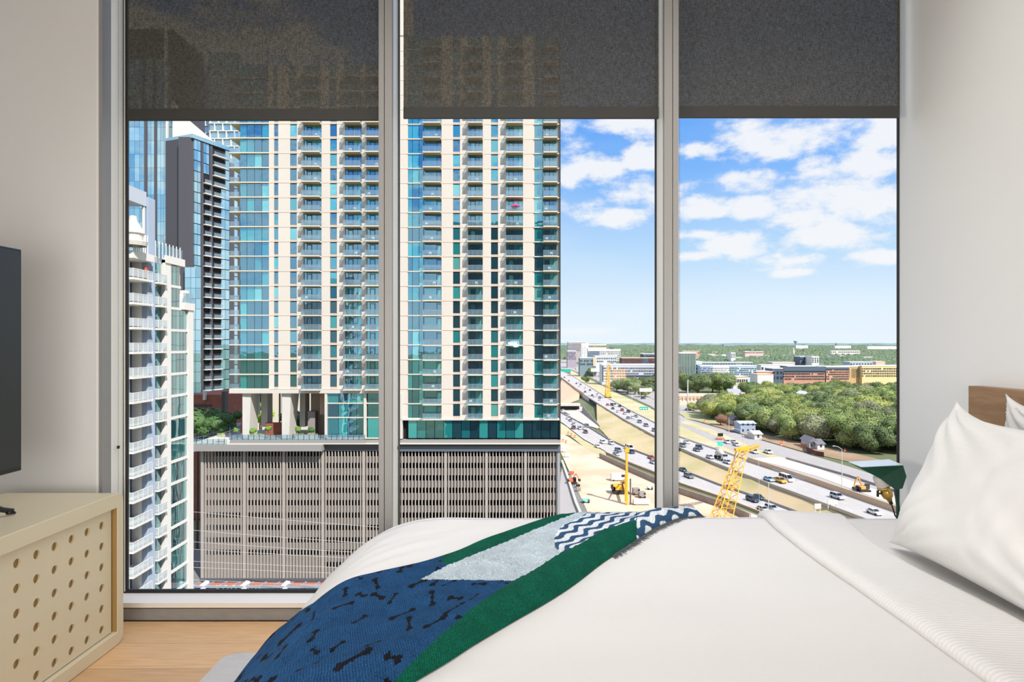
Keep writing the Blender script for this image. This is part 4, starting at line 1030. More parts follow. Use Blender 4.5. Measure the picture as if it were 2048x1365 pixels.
ob('flank', 466, 482, 320, 800, M_ch, 10, -.1)
bx('podium', dx_(381), dx_(450), YD - 4, YD + 10, ZA, PZ(785, YD), mat('navy_podium', (.05, .065, .09), .6), dk)
# lower glass bay in front of it
for k in range(12):
    v0 = 535 + 21 * k
    if v0 > 790: break
    for a, b in ((370, 382), (382, 392), (392, 402)): bx('glass_panel', PX(a + .3, 213.5), PX(b - .3, 213.5), 213.3, 213.5, PZ(v0 + 20.4, 213.5), PZ(v0, 213.5), M_bg, dk)
bx('glass_bay', PX(369, 213.6), PX(402, 213.6), 213.55, 214.6, ZA, PZ(535, 213.5), M_ch, dk)

# blue glass tower (far left) with white edge slab
YB_ = 248.0
bt = thing('blue_glass_tower', (PX(305, YB_), YB_ + 12, ZA), 'pale blue glass tower with charcoal stripes rising behind the condominium', 'tower')
bx('core', PX(240, YB_), PX(348, YB_), YB_ + .5, YB_ + 25, ZA, PZ(60, YB_), M_ch, bt)
STR = [(248, 259, 0), (259, 269, 1), (269, 279, 1), (279, 289, 1), (294.5, 302, 1), (302, 309, 1), (314, 321, 1), (321, 328, 1), (328, 334, 1)]
for k in range(21):
    v0 = 120 + 27 * k
    for a, b, t_ in STR:
        bx('glass_panel', PX(a + .25, YB_), PX(b - .25, YB_), YB_, YB_ + .2, PZ(v0 + 26.6, YB_), PZ(v0, YB_), M_bg, bt)
    bx('green_glass_panel', PX(337.5, YB_), PX(345, YB_), YB_ + .1, YB_ + .2, PZ(v0 + 26, YB_), PZ(v0, YB_), M_cg, bt)
for a, b in ((289, 294.5), (309, 314)): bx('dark_stripe', PX(a, YB_), PX(b, YB_), YB_ - .3, YB_ + .3, PZ(700, YB_), PZ(60, YB_), M_ch, bt)
bx('white_fin', PX(334.5, YB_), PX(337.5, YB_), YB_ - 1, YB_ + .5, PZ(700, YB_), PZ(60, YB_), M_band, bt)
m = MB(); yy = YB_ - 2
m.prism([(PX(345, yy), PZ(700, yy)), (PX(357.5, yy), PZ(700, yy)), (PX(357.5, yy), PZ(272, yy)), (PX(372, yy), PZ(272, yy)), (PX(382, yy), PZ(272, yy)), (PX(440, yy), PZ(300, yy)), (PX(440, yy), PZ(294, yy)), (PX(372, yy), PZ(236, yy)), (PX(345, yy), PZ(200, yy))], 'y', yy, yy + 1.2)
m.build('white_slab', M_band, bt)

# lattice-faced tower far behind
YL = 380.0
lt = thing('lattice_tower', (PX(435, YL), YL + 15, ZA), 'white lattice framed blue tower peeking above the charcoal tower', 'tower')
bx('glass_core', PX(372, YL), PX(470, YL), YL, YL + 30, ZA, PZ(150, YL), facade_glass('deep_blue_glass', [(0, (.02, .06, .14)), (.5, (.03, .10, .2))], .4, (.4, .6, .9)), lt)
bx('glass_core', PX(432, YL), PX(488, YL), YL - 8, YL, ZA, PZ(120, YL), M_bg, lt)
random.seed(8)
for r in range(9):
    v = 236 + 15 * r; off = (r % 2) * 9
    bx('frame_rail', PX(378, YL), PX(436, YL), YL - .8, YL, PZ(v + 1.6, YL), PZ(v, YL), M_lb, lt)
    bx('frame_rail', PX(432, YL), PX(489, YL), YL - 9, YL - 8, PZ(v + 6.6, YL), PZ(v + 5, YL), M_lb, lt)
    for c in range(4):
        u = 381 + off * .8 + 15 * c; bx('frame_post', PX(u, YL), PX(u + 1.6, YL), YL - .8, YL, PZ(v + 15, YL), PZ(v, YL), M_lb, lt)
        u = 433 + off + 16 * c
        if u < 487: bx('frame_post', PX(u, YL), PX(u + 1.8, YL), YL - 9, YL - 8, PZ(v + 20, YL), PZ(v + 5, YL), M_lb, lt)

# ------------------------------------------------------------------ overhead wires
M_wire = mat('pale_wire', (.62, .62, .62), .5)
for i, (va, vb) in enumerate([(1022, 1046), (1059, 1080), (1082, 1100), (1097, 1112), (1121, 1132), (1133, 1144), (1158, 1168)]):
    m = MB(); pts = []
    for k in range(25):
        t = k / 24; u = 250 + t * 760; v = va + (vb - va) * (u - 388) / 300 - 4 * (1 - (2 * t - 1) ** 2) * -1; y = 108 - 6 * t
        pts.append(P3(u, v, y))
    m.tube(pts, .028, 4)
    tag(m.build('overhead_wire', M_wire), ['topmost', 'second from the top', 'third from the top', 'fourth from the top', 'third from the bottom', 'second from the bottom', 'lowest'][i] + ' thin pale wire strung across the garage front', 'wire', 'overhead wires before the garage')
# ================================================================== GROUND AND ROADS
M_gnd = mat('city_ground', (.10, .14, .055), .95, var=(.8, (.20, .21, .11)), noise_scale=.02)
M_gndA = mat('street_ground', (.20, .20, .19), .95, var=(.6, (.27, .26, .24)), noise_scale=.05)
# the tower block that holds this room, behind the room's back wall (it shows mirrored in the glass opposite)
struct(bx('own_building', -28, 30, -26, -2.6, ZA, 52, mat('own_facade', (.05, .09, .10), .25, var=(.5, (.16, .17, .17)), noise_scale=.3)))
M_sand = mat('site_sand', (.80, .62, .46), .95, var=(.9, (.70, .46, .29)), noise_scale=.07, bump=(.5, .6))
M_dry = mat('dry_grass', (.64, .50, .30), .95, var=(.85, (.46, .42, .19)), noise_scale=.06, stretch=(1, 1, 1), bump=(2, .5))
M_dry2 = mat('pale_dry_grass', (.64, .54, .34), .95, var=(.8, (.47, .44, .21)), noise_scale=.05)
M_road = mat('pale_asphalt', (.50, .475, .45), .9, var=(.5, (.57, .54, .51)), noise_scale=.08, stretch=(1, 1, 1))
M_rd2 = mat('frontage_asphalt', (.45, .42, .395), .9, var=(.5, (.38, .36, .34)), noise_scale=.05)
M_shl = mat('concrete_shoulder', (.62, .56, .49), .9)
M_wallc = mat('tan_retaining_wall', (.60, .44, .29), .85, var=(.4, (.52, .36, .23)), noise_scale=.2)
M_barr = mat('concrete_barrier', (.50, .45, .39), .85)
M_line = mat('lane_paint', (.85, .85, .83), .7)
def poly(name, pts, m, kind='structure', parent=None):
    mb = MB(); mb.add(pts, [tuple(range(len(pts)))]); me = mb.mesh(name, m, fix=False)
    bm = bmesh.new(); bm.from_mesh(me); bmesh.ops.triangulate(bm, faces=bm.faces[:])
    for f in bm.faces:
        if f.normal.z < 0: f.normal_flip()
    bm.to_mesh(me); bm.free()
    o = link(name, me, parent); o['kind'] = kind; return o
def G2(pts, z): return [GR(u, v, z) for u, v in pts]
def strip(name, A, B, m, n=40, kind='structure'):
    """road surface between two 3-D polylines"""
    def rs(Pl):
        d = [0]
        for i in range(1, len(Pl)): d.append(d[-1] + (Pl[i] - Pl[i - 1]).length)
        o = []; j = 0
        for i in range(n):
            s = d[-1] * i / (n - 1)
            while j < len(d) - 2 and d[j + 1] < s: j += 1
            o.append(Pl[j].lerp(Pl[j + 1], min(1, (s - d[j]) / max(1e-9, d[j + 1] - d[j]))))
        return o
    a, b = rs(A), rs(B); mb = MB(); mb.add(a + b, [(i, i + 1, n + i + 1, n + i) for i in range(n - 1)])
    o = mb.build(name, m, fix=False); o['kind'] = kind; return a, b, o
BIG = 30000
_g = poly('ground', [(-BIG, -3000, ZA - .3), (BIG, -3000, ZA - .3), (BIG, BIG * 1.6, ZA - .3), (-BIG, BIG * 1.6, ZA - .3)], M_gnd)
poly('street_pavement', [(-80, 60, ZA - .1), (24, 60, ZA - .1), (24, 240, ZA - .1), (-80, 240, ZA - .1)], M_gndA)
# upper freeway (level ZB): lower edge (near the embankment) and upper edge
UL = [(1100, 744), (1123, 758), (1153, 781), (1193, 807), (1249.5, 842), (1312, 876), (1360, 899), (1408, 921), (1460, 941), (1496, 956), (1590, 990), (1694, 1029), (1800, 1070), (1950, 1128)]
UU = [(1100, 732), (1142, 751), (1172, 770), (1205, 791), (1258, 821), (1312, 848), (1360, 877), (1430, 899), (1467, 912), (1496, 923), (1590, 956), (1683, 985), (1786, 1022), (1950, 1080)]
LT = [(1112, 822), (1140, 836), (1180, 857.5), (1218, 881), (1251, 896), (1314, 920), (1360, 941), (1438, 972), (1496, 991), (1570, 1018), (1680, 1060), (1850, 1125)]
LB = [(1112, 838), (1128, 848), (1166, 878), (1212, 903.5), (1262, 925), (1314, 944.6), (1360, 965), (1444, 993), (1511, 1019), (1600, 1052), (1700, 1095), (1850, 1160)]
U3, UU3 = G2(UL, ZB), G2(UU, ZB); L3, LB3 = G2(LT, ZA), G2(LB, ZA)
up = [Vector((p.x, p.y, ZB - .15)) for p in U3]
far = U3[0] + (U3[0] - U3[1]).normalized() * 3000
poly('upper_ground', [Vector((BIG, U3[-1].y - 20, ZB - .15))] + list(reversed(up)) + [Vector((far.x, far.y, ZB - .15)), Vector((far.x + 300, BIG, ZB - .15)), Vector((BIG, BIG, ZB - .15))], M_gnd)
def lift(P, h): return [Vector((p.x, p.y, p.z + h)) for p in P]
a, b, _ = strip('upper_freeway', U3, UU3, M_road); upA, upB = a, b
la, lb, _ = strip('lower_freeway', L3, LB3, M_road)
# embankment between
def rsn(P, n):
    d = [0]
    for i in range(1, len(P)): d.append(d[-1] + (P[i] - P[i - 1]).length)
    o = []; j = 0
    for i in range(n):
        s = d[-1] * i / (n - 1)
        while j < len(d) - 2 and d[j + 1] < s: j += 1
        o.append(P[j].lerp(P[j + 1], min(1, (s - d[j]) / max(1e-9, d[j + 1] - d[j]))))
    return o
ea = [p + Vector((0, 0, -.1)) for p in G2([(1193, 807), (1249.5, 842), (1312, 876), (1360, 899), (1408, 921), (1460, 941), (1496, 956), (1590, 990), (1694, 1029), (1800, 1070), (1950, 1128)], ZB)]
eb = G2([(1194, 852), (1218, 878), (1251, 895), (1314, 919), (1360, 940), (1438, 971), (1496, 990), (1570, 1017), (1680, 1059), (1850, 1124), (1900, 1144)], ZA)
n = 60; A_, B2 = rsn(ea, n), rsn(eb, n); mb = MB(); K = 9; vs = []
for i in range(n):
    for k in range(K):
        t = k / (K - 1); p = A_[i].lerp(B2[i], t); p.z += .35 * noise.noise(p * .15); vs.append(p)
mb.add(vs, [(i * K + k, (i + 1) * K + k, (i + 1) * K + k + 1, i * K + k + 1) for i in range(n - 1) for k in range(K - 1)])
struct(mb.build('grass_embankment', M_dry, smooth=True, fix=False))
# retaining wall and underpass left of the embankment
def wallstrip(name, P, h, th, m, label=None, cat=None, z=None):
    mb = MB()
    for p, q in zip(P, P[1:]):
        d = (q - p).normalized(); nn = Vector((d.y, -d.x, 0)) * th / 2; o = Vector((0, 0, h))
        mb.add([p - nn, q - nn, q + nn, p + nn, p - nn + o, q - nn + o, q + nn + o, p + nn + o], [(0, 3, 2, 1), (4, 5, 6, 7), (0, 1, 5, 4), (1, 2, 6, 5), (2, 3, 7, 6), (3, 0, 4, 7)])
    o = mb.build(name, m)
    if label: tag(o, label, cat)
    else: struct(o)
    return o
wl = [Vector((p.x, p.y, ZA)) for p in G2([(1100, 744), (1123, 758), (1153, 781), (1168, 791)], ZB)]
wallstrip('retaining_wall', wl, 4.9, .6, M_wallc)
w2 = G2([(1112, 826), (1196, 853)], ZA)
poly('sand_apron', G2([(1112, 800), (1166, 815), (1200, 850), (1196, 858), (1170, 850), (1112, 818)], ZA + .05), M_shl)
poly('sand_slope', [GR(1123, 760, ZB), GR(1160, 785, ZB), GR(1158, 800, ZA + .3), GR(1128, 812, ZA + .2), GR(1108, 812, ZA + .2)], mat('tan_dirt', (.66, .47, .32), .95, var=(.5, (.56, .38, .25)), noise_scale=.1))
ab = thing('underpass', GR(1180, 812, ZA), 'concrete underpass abutments beneath the upper freeway', 'bridge')
def quad(name, pts, m, parent): mb = MB(); k = len(pts); mb.add(list(pts) + [Vector(p) + Vector((.4, 1.5, 0)) for p in pts], [tuple(range(k)), tuple(range(2 * k - 1, k - 1, -1))] + [(i, (i + 1) % k, k + (i + 1) % k, k + i) for i in range(k)]); return mb.build(name, m, parent)
a1, a2 = GR(1165, 790, ZB), GR(1178, 797, ZB); a3 = GR(1193, 807, ZB)
lo = lambda p, z=ZA: Vector((p.x, p.y, z))
quad('abutment', [lo(a1), lo(a2), a2, a1], M_shl, ab); quad('opening', [lo(a2), lo(a3), a3 + Vector((0, 0, -.8)), a2 + Vector((0, 0, -.8))], M_dark, ab)
pA, pB = GR(1163, 824, ZA), GR(1200, 855, ZA)
quad('wing_wall', [pA, pB, pB + Vector((0, 0, .5)), GR(1168, 812, ZA + 3.2) if False else pA + Vector((1, 1, 4.2))], M_gsp, ab)
tag(bx('overpass_beam', GR(1112, 824, ZA).x, GR(1163, 824, ZA).x, GR(1140, 822, ZA).y, GR(1140, 822, ZA).y + 9, ZA + 3.4, ZA + 4.8, M_shl), 'pale concrete overpass crossing the lower freeway beside the tower', 'bridge')
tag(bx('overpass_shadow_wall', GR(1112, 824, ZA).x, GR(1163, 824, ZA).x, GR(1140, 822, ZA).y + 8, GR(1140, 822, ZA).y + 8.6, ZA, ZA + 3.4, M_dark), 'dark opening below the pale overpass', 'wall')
# barriers along the freeways
wallstrip('freeway_barrier', lift(rsn(U3, 50), -.05), .9, .4, M_barr)
wallstrip('freeway_barrier', lift(rsn([p for p in UU3], 50), -.05), .8, .35, M_shl)
wallstrip('freeway_barrier', lift(rsn(L3, 50), -.05), .8, .3, M_gsp)
# strips of shoulder
def off(P, d):
    o = []
    for i, p in enumerate(P):
        t = (P[min(i + 1, len(P) - 1)] - P[max(i - 1, 0)]); t.z = 0; t.normalize(); o.append(p + Vector((t.y, -t.x, 0)) * d)
    return o
# lane dashes (one object per freeway)
def dashes(name, A, B, fr, z, L=3.0, S=9.0, w=.22):
    mb = MB()
    for f in fr:
        P = [p.lerp(q, f) for p, q in zip(A, B)]; d = 0; s = 0
        for p, q in zip(P, P[1:]):
            l = (q - p).length; t = (q - p).normalized(); nn = Vector((t.y, -t.x, 0)) * w / 2; x = 0
            while x < l:
                e = min(x + L, l); a_, b_ = p + t * x, p + t * e; up_ = Vector((0, 0, z))
                mb.add([a_ - nn + up_, b_ - nn + up_, b_ + nn + up_, a_ + nn + up_], [(0, 1, 2, 3)]); x += S
    o = mb.build(name, M_line, fix=False); struct(o); return o
dashes('lane_markings', upA, upB, (.25, .5, .75), .03); dashes('lane_markings', la, lb, (.3, .55, .8), .03)
dashes('edge_lines', upA, upB, (.06, .94), .03, 9.01, 9.0); dashes('edge_lines', la, lb, (.07, .93), .03, 9.01, 9.0)
# tan wall below the lower freeway, sidewalk, second wall
WB = G2([(1212, 905), (1262, 927), (1314, 947), (1360, 967), (1444, 995), (1511, 1021), (1600, 1054), (1700, 1097)], ZA)
W1 = [Vector((p.x - .3, p.y - 1.0, ZA - 3.0)) for p in WB]
wallstrip('retaining_wall', W1, 3.5, .6, M_wallc)
# construction site lies 3 m lower beside that wall; pavements step down
ZS = ZA - 3.0
site = G2([(1060, 868), (1112, 868), (1150, 885), (1200, 918), (1212, 926), (1262, 950), (1314, 975), (1360, 996), (1444, 1028), (1560, 1075), (1560, 1500), (700, 1500), (1100, 1100)], ZA + .02)
poly('construction_site', [Vector((22, 130, ZA)), Vector((22, 500, ZA)), GR(1124, 866, ZA), GR(1145, 880, ZA), GR(1166, 893, ZA), GR(1212, 920, ZA), GR(1262, 944, ZA), GR(1314, 966, ZA), GR(1360, 986, ZA), GR(1440, 1012, ZA), GR(1500, 1040, ZA), GR(1600, 1085, ZA), Vector((60, 80, ZA)), Vector((10, 80, ZA)), Vector((10, 127, ZA))], M_sand)
poly('site_verge', G2([(1112, 842), (1130, 852), (1166, 880), (1212, 905), (1212, 920), (1166, 893), (1140, 872), (1112, 866)], ZA + .03), M_dry2)
poly('concrete_path', G2([(1205, 912), (1262, 936), (1314, 957), (1360, 976), (1444, 1004), (1511, 1030), (1600, 1063), (1600, 1078), (1500, 1040), (1440, 1014), (1360, 986), (1314, 966), (1262, 944), (1205, 918)], ZA + .1), M_shl)
wallstrip('site_kerb_wall', lift(G2([(1200, 916), (1262, 945), (1314, 968), (1360, 988), (1440, 1015), (1500, 1042)], ZA), -.2), 2.2, .6, mat('weathered_concrete', (.36, .31, .27), .9, var=(.6, (.26, .22, .19)), noise_scale=.3))
poly('access_road', [GR(1124, 930, ZA + .05), GR(1128, 930, ZA + .05), GR(1160, 1020, ZA + .05), GR(1200, 1120, ZA + .05), GR(1110, 1120, ZA + .05), GR(1116, 1000, ZA + .05)], M_rd2)
wallstrip('access_kerb', G2([(1124, 925), (1136, 960), (1152, 1010), (1190, 1100)], ZA), .9, .8, M_shl)
# right-hand frontage road, ramps and verge on level ZB
poly('verge', lift(G2([(1142, 751), (1172, 770), (1205, 791), (1258, 821), (1312, 848), (1360, 877), (1430, 899), (1467, 912), (1496, 923), (1560, 925), (1470, 893), (1400, 862), (1340, 838), (1290, 812), (1230, 785), (1180, 760), (1140, 740)], ZB), .02), M_dry2)
fa, fb, _ = strip('frontage_road', lift(G2([(1100, 727), (1145, 741), (1185, 757), (1235, 782), (1300, 812), (1360, 852), (1430, 885), (1500, 920), (1560, 940), (1660, 970), (1760, 1004), (1900, 1050)], ZB), .04),
              lift(G2([(1100, 715), (1150, 727), (1200, 745), (1262, 776), (1330, 812), (1372, 838), (1440, 858), (1520, 880), (1600, 905), (1680, 928), (1760, 955), (1900, 1000)], ZB), .04), M_rd2)
dashes('lane_markings', fa, fb, (.35, .65), .03)
poly('gravel_strip', lift(G2([(1360, 846), (1430, 872), (1500, 902), (1560, 922), (1560, 915), (1500, 893), (1430, 862), (1372, 842)], ZB), .08), M_dry2)
poly('sand_strip', lift(G2([(1500, 918), (1560, 932), (1640, 955), (1760, 1000), (1900, 1045), (1900, 1030), (1760, 984), (1640, 940), (1560, 915)], ZB), .10), mat('bright_sand', (.84, .72, .58), .95))
wallstrip('frontage_wall', lift(G2([(1496, 924), (1560, 945), (1640, 972), (1720, 1000), (1800, 1028), (1900, 1062)], ZB), -.1), 1.9, .5, M_wallc)
wallstrip('median_barrier', lift(G2([(1573, 919), (1640, 938), (1700, 955), (1745, 970), (1800, 988)], ZB), 0), .8, .5, M_gsp)
poly('dirt_yard', lift(G2([(1372, 836), (1440, 856), (1520, 879), (1600, 902), (1700, 925), (1800, 955), (1900, 985), (1900, 955), (1700, 905), (1600, 885), (1520, 868), (1440, 845), (1372, 825)], ZB), .06), mat('brown_dirt', (.44, .30, .19), .95, var=(.8, (.28, .20, .12)), noise_scale=.08))
poly('parking_lot', lift(G2([(1225, 765), (1320, 762), (1420, 800), (1400, 830), (1372, 836), (1320, 806), (1262, 775)], ZB), .03), M_rd2)
poly('lawn', lift(G2([(1358, 826), (1400, 822), (1450, 835), (1440, 850), (1372, 838)], ZB), .07), mat('pale_lawn', (.42, .43, .20), .95, var=(.6, (.55, .48, .28)), noise_scale=.06))
poly('distant_road', lift(G2([(1123, 712), (1132, 712), (1142, 741), (1100, 735)], ZB), .05), M_rd2)

# ================================================================== VEHICLES
M_carg = mat('car_glass', (.012, .015, .02), .08, spec=.8); M_tyre = mat('tyre', (.015, .015, .016), .8)
CC = {'white': (.80, .80, .79), 'silver': (.50, .52, .55), 'grey': (.17, .19, .22), 'black': (.018, .019, .023), 'dark blue': (.022, .040, .10), 'dark green': (.015, .055, .045), 'red': (.40, .02, .03), 'dark red': (.17, .03, .035), 'yellow': (.85, .42, .01), 'pale blue': (.35, .52, .72), 'orange': (.75, .22, .04)}
_cm = {}
def car_meshes(kind, col):
    k = (kind, col)
    if k in _cm: return _cm[k]
    P = mat('paint_' + col.replace(' ', '_'), CC[col], .3, coat=.5)
    if kind == 'car': body = [(-2.25, .35), (-2.25, .80), (-1.9, .92), (-1.2, .97), (1.0, .93), (2.0, .78), (2.25, .62), (2.25, .32)]; cab = [(-1.75, .93), (-1.15, 1.38), (.15, 1.42), (.95, .93)]; W_ = .88
    elif kind == 'suv': body = [(-2.35, .38), (-2.35, 1.05), (-1.2, 1.12), (1.0, 1.08), (2.15, .98), (2.35, .75), (2.35, .36)]; cab = [(-2.25, 1.05), (-2.0, 1.68), (.3, 1.70), (1.05, 1.06)]; W_ = .95
    elif kind == 'van': body = [(-2.9, .4), (-2.9, 1.25), (1.7, 1.25), (2.7, 1.1), (2.9, .8), (2.9, .4)]; cab = [(-2.88, 1.2), (-2.85, 2.25), (1.2, 2.25), (2.1, 1.2)]; W_ = 1.0
    else: body = [(-2.85, .5), (-2.85, 1.15), (-.6, 1.15), (1.2, 1.15), (2.6, 1.05), (2.8, .8), (2.8, .5)]; cab = [(-.55, 1.1), (-.4, 1.78), (.7, 1.80), (1.5, 1.1)]; W_ = .98
    m = MB(); m.prism(body, 'y', -W_, W_)
    top = [(x, z) for x, z in cab]
    w2_ = W_ * .82
    def frus(m, c, w0, w1, sh=0):
        zs = [z for _, z in c]; z0, z1 = min(zs), max(zs)
        vs = []
        for s in (-1, 1):
            for x, z in c: vs.append((x, s * (w0 + (w1 - w0) * (z - z0) / (z1 - z0)), z))
        n = len(c); m.add(vs, [tuple(range(n)), tuple(range(2 * n - 1, n - 1, -1))] + [(i, n + i, n + (i + 1) % n, (i + 1) % n) for i in range(n)])
    c2 = [(x, z) for x, z in cab]; m2 = MB(); frus(m2, c2, W_ * .95, w2_); gl = m2.mesh('windows', M_carg)
    zt = max(z for _, z in cab); xs = [x for x, z in cab if z > zt - .12]
    m.box(min(xs) - .05, max(xs) + .05, -w2_ - .01, w2_ + .01, zt - .05, zt + .03)
    for (xa, za_), (xb, zb_) in ((cab[0], cab[1]), (cab[-1], cab[-2])):
        for s in (-1, 1): m.bar((xa, s * W_ * .93, za_), (xb, s * w2_, zb_), .09)
    if kind in ('van', 'suv'):
        for xx in ((-1.2, .4) if kind == 'van' else (-.9,)):
            for s in (-1, 1): m.bar((xx, s * W_ * .96, cab[0][1]), (xx, s * (w2_ + .01), zt), .10)
    bd = m.mesh('body', P); bm = bmesh.new(); bm.from_mesh(bd); bmesh.ops.bevel(bm, geom=[e for e in bm.edges if e.calc_length() > .5], offset=.05, segments=1, affect='EDGES'); bm.to_mesh(bd); bm.free()
    r = .36 if kind in ('suv', 'van', 'pickup') else .32
    if 'wh' not in _cm:
        w = MB(); w.lathe([(0, -.12), (.24, -.12), (.34, -.10), (.34, .10), (.24, .12), (0, .12)], (0, 0, 0), 12, Matrix.Rotation(PI / 2, 3, 'X')); _cm['wh'] = w.mesh('wheel', M_tyre)
    hx = {'car': 1.35, 'suv': 1.45, 'van': 1.8, 'pickup': 1.75}[kind]
    ll = MB(); ll.box(max(x for x, _ in body) - .06, max(x for x, _ in body) + .01, -W_ * .9, -W_ * .55, .62, .76); ll.box(max(x for x, _ in body) - .06, max(x for x, _ in body) + .01, W_ * .55, W_ * .9, .62, .76)
    if kind == 'pickup':
        m3 = MB(); m3.box(-2.7, -.65, -.8, .8, 1.16, 1.165); bed_ = m3.mesh('cargo_bed', M_tyre)
    else: bed_ = None
    _cm[k] = (bd, gl, hx, W_, r, ll.mesh('headlight', M_lb), bed_); return _cm[k]
def vehicle(kind, col, P, ang, label, cat='car', group=None):
    nm = {'car': 'car', 'suv': 'car', 'van': 'van', 'pickup': 'pickup_truck'}[kind]
    bd, gl, hx, W_, r, ll, bed_ = car_meshes(kind, col); t = thing(nm, P, label, cat, group)
    parts = [link('body', bd), link('windows', gl), link('headlight', ll)] + ([link('cargo_bed', bed_)] if bed_ else [])
    for sx in (-1, 1):
        for sy in (-1, 1):
            w = link('wheel', _cm['wh'], None, (sx * hx, sy * (W_ - .08), r)); parts.append(w)
    for o in parts: o.parent = t
    t.rotation_euler = (0, 0, ang); return t
def heading(P, A):
    best = min(range(len(A) - 1), key=lambda i: (A[i] - P).length + (A[i + 1] - P).length); d = A[best + 1] - A[best]; return math.atan2(d.y, d.x)
def inplane(u, v, z, dz=.05): return GR(u, v, z) + Vector((0, 0, dz))
def C1(L_): return [(1100 + x / 5.689, 670 + y / 5.689, c, k) for x, y, c, k in L_]
upcars = C1([(165, 490, 'black', 'car'), (215, 530, 'grey', 'car'), (300, 560, 'black', 'car'), (348, 572, 'black', 'car'), (335, 595, 'white', 'car'), (400, 612, 'white', 'car'), (455, 637, 'dark red', 'car'), (400, 657, 'black', 'car'), (480, 697, 'grey', 'car'),
             (505, 716, 'white', 'car'), (540, 685, 'silver', 'car'), (568, 725, 'grey', 'suv'), (566, 748, 'white', 'car'), (655, 805, 'red', 'car'), (702, 805, 'black', 'suv'), (735, 812, 'white', 'van'), (715, 848, 'black', 'car'), (795, 822, 'black', 'suv'), (822, 868, 'red', 'suv'),
             (893, 885, 'black', 'suv'), (775, 882, 'white', 'car'), (890, 957, 'grey', 'car'), (940, 950, 'white', 'car'), (978, 938, 'grey', 'car'), (852, 905, 'silver', 'car'), (1022, 1002, 'grey', 'suv'), (1095, 1044, 'grey', 'suv'), (1190, 1100, 'grey', 'suv')])
LAB = {}
def glab(col, kind, where): return '%s %s %s' % (col, {'car': 'car', 'suv': 'tall car', 'van': 'van', 'pickup': 'pickup'}[kind], where)
for u, v, c, k in upcars:
    P = inplane(u, v, ZB, .0); vehicle(k, c, P, heading(P, upA), glab(c, k, 'in the queue on the upper freeway left of the right mullion'), 'car', glab(c, k, 'vehicles upper freeway queue'))
def C5(x, y): return (1350 + x / 6.825, 830 + y / 6.825)
def C6(x, y): return (1570 + x / 6.204, 820 + y / 6.204)
def C4(x, y): return (1110 + x / 8.03, 850 + y / 8.03)
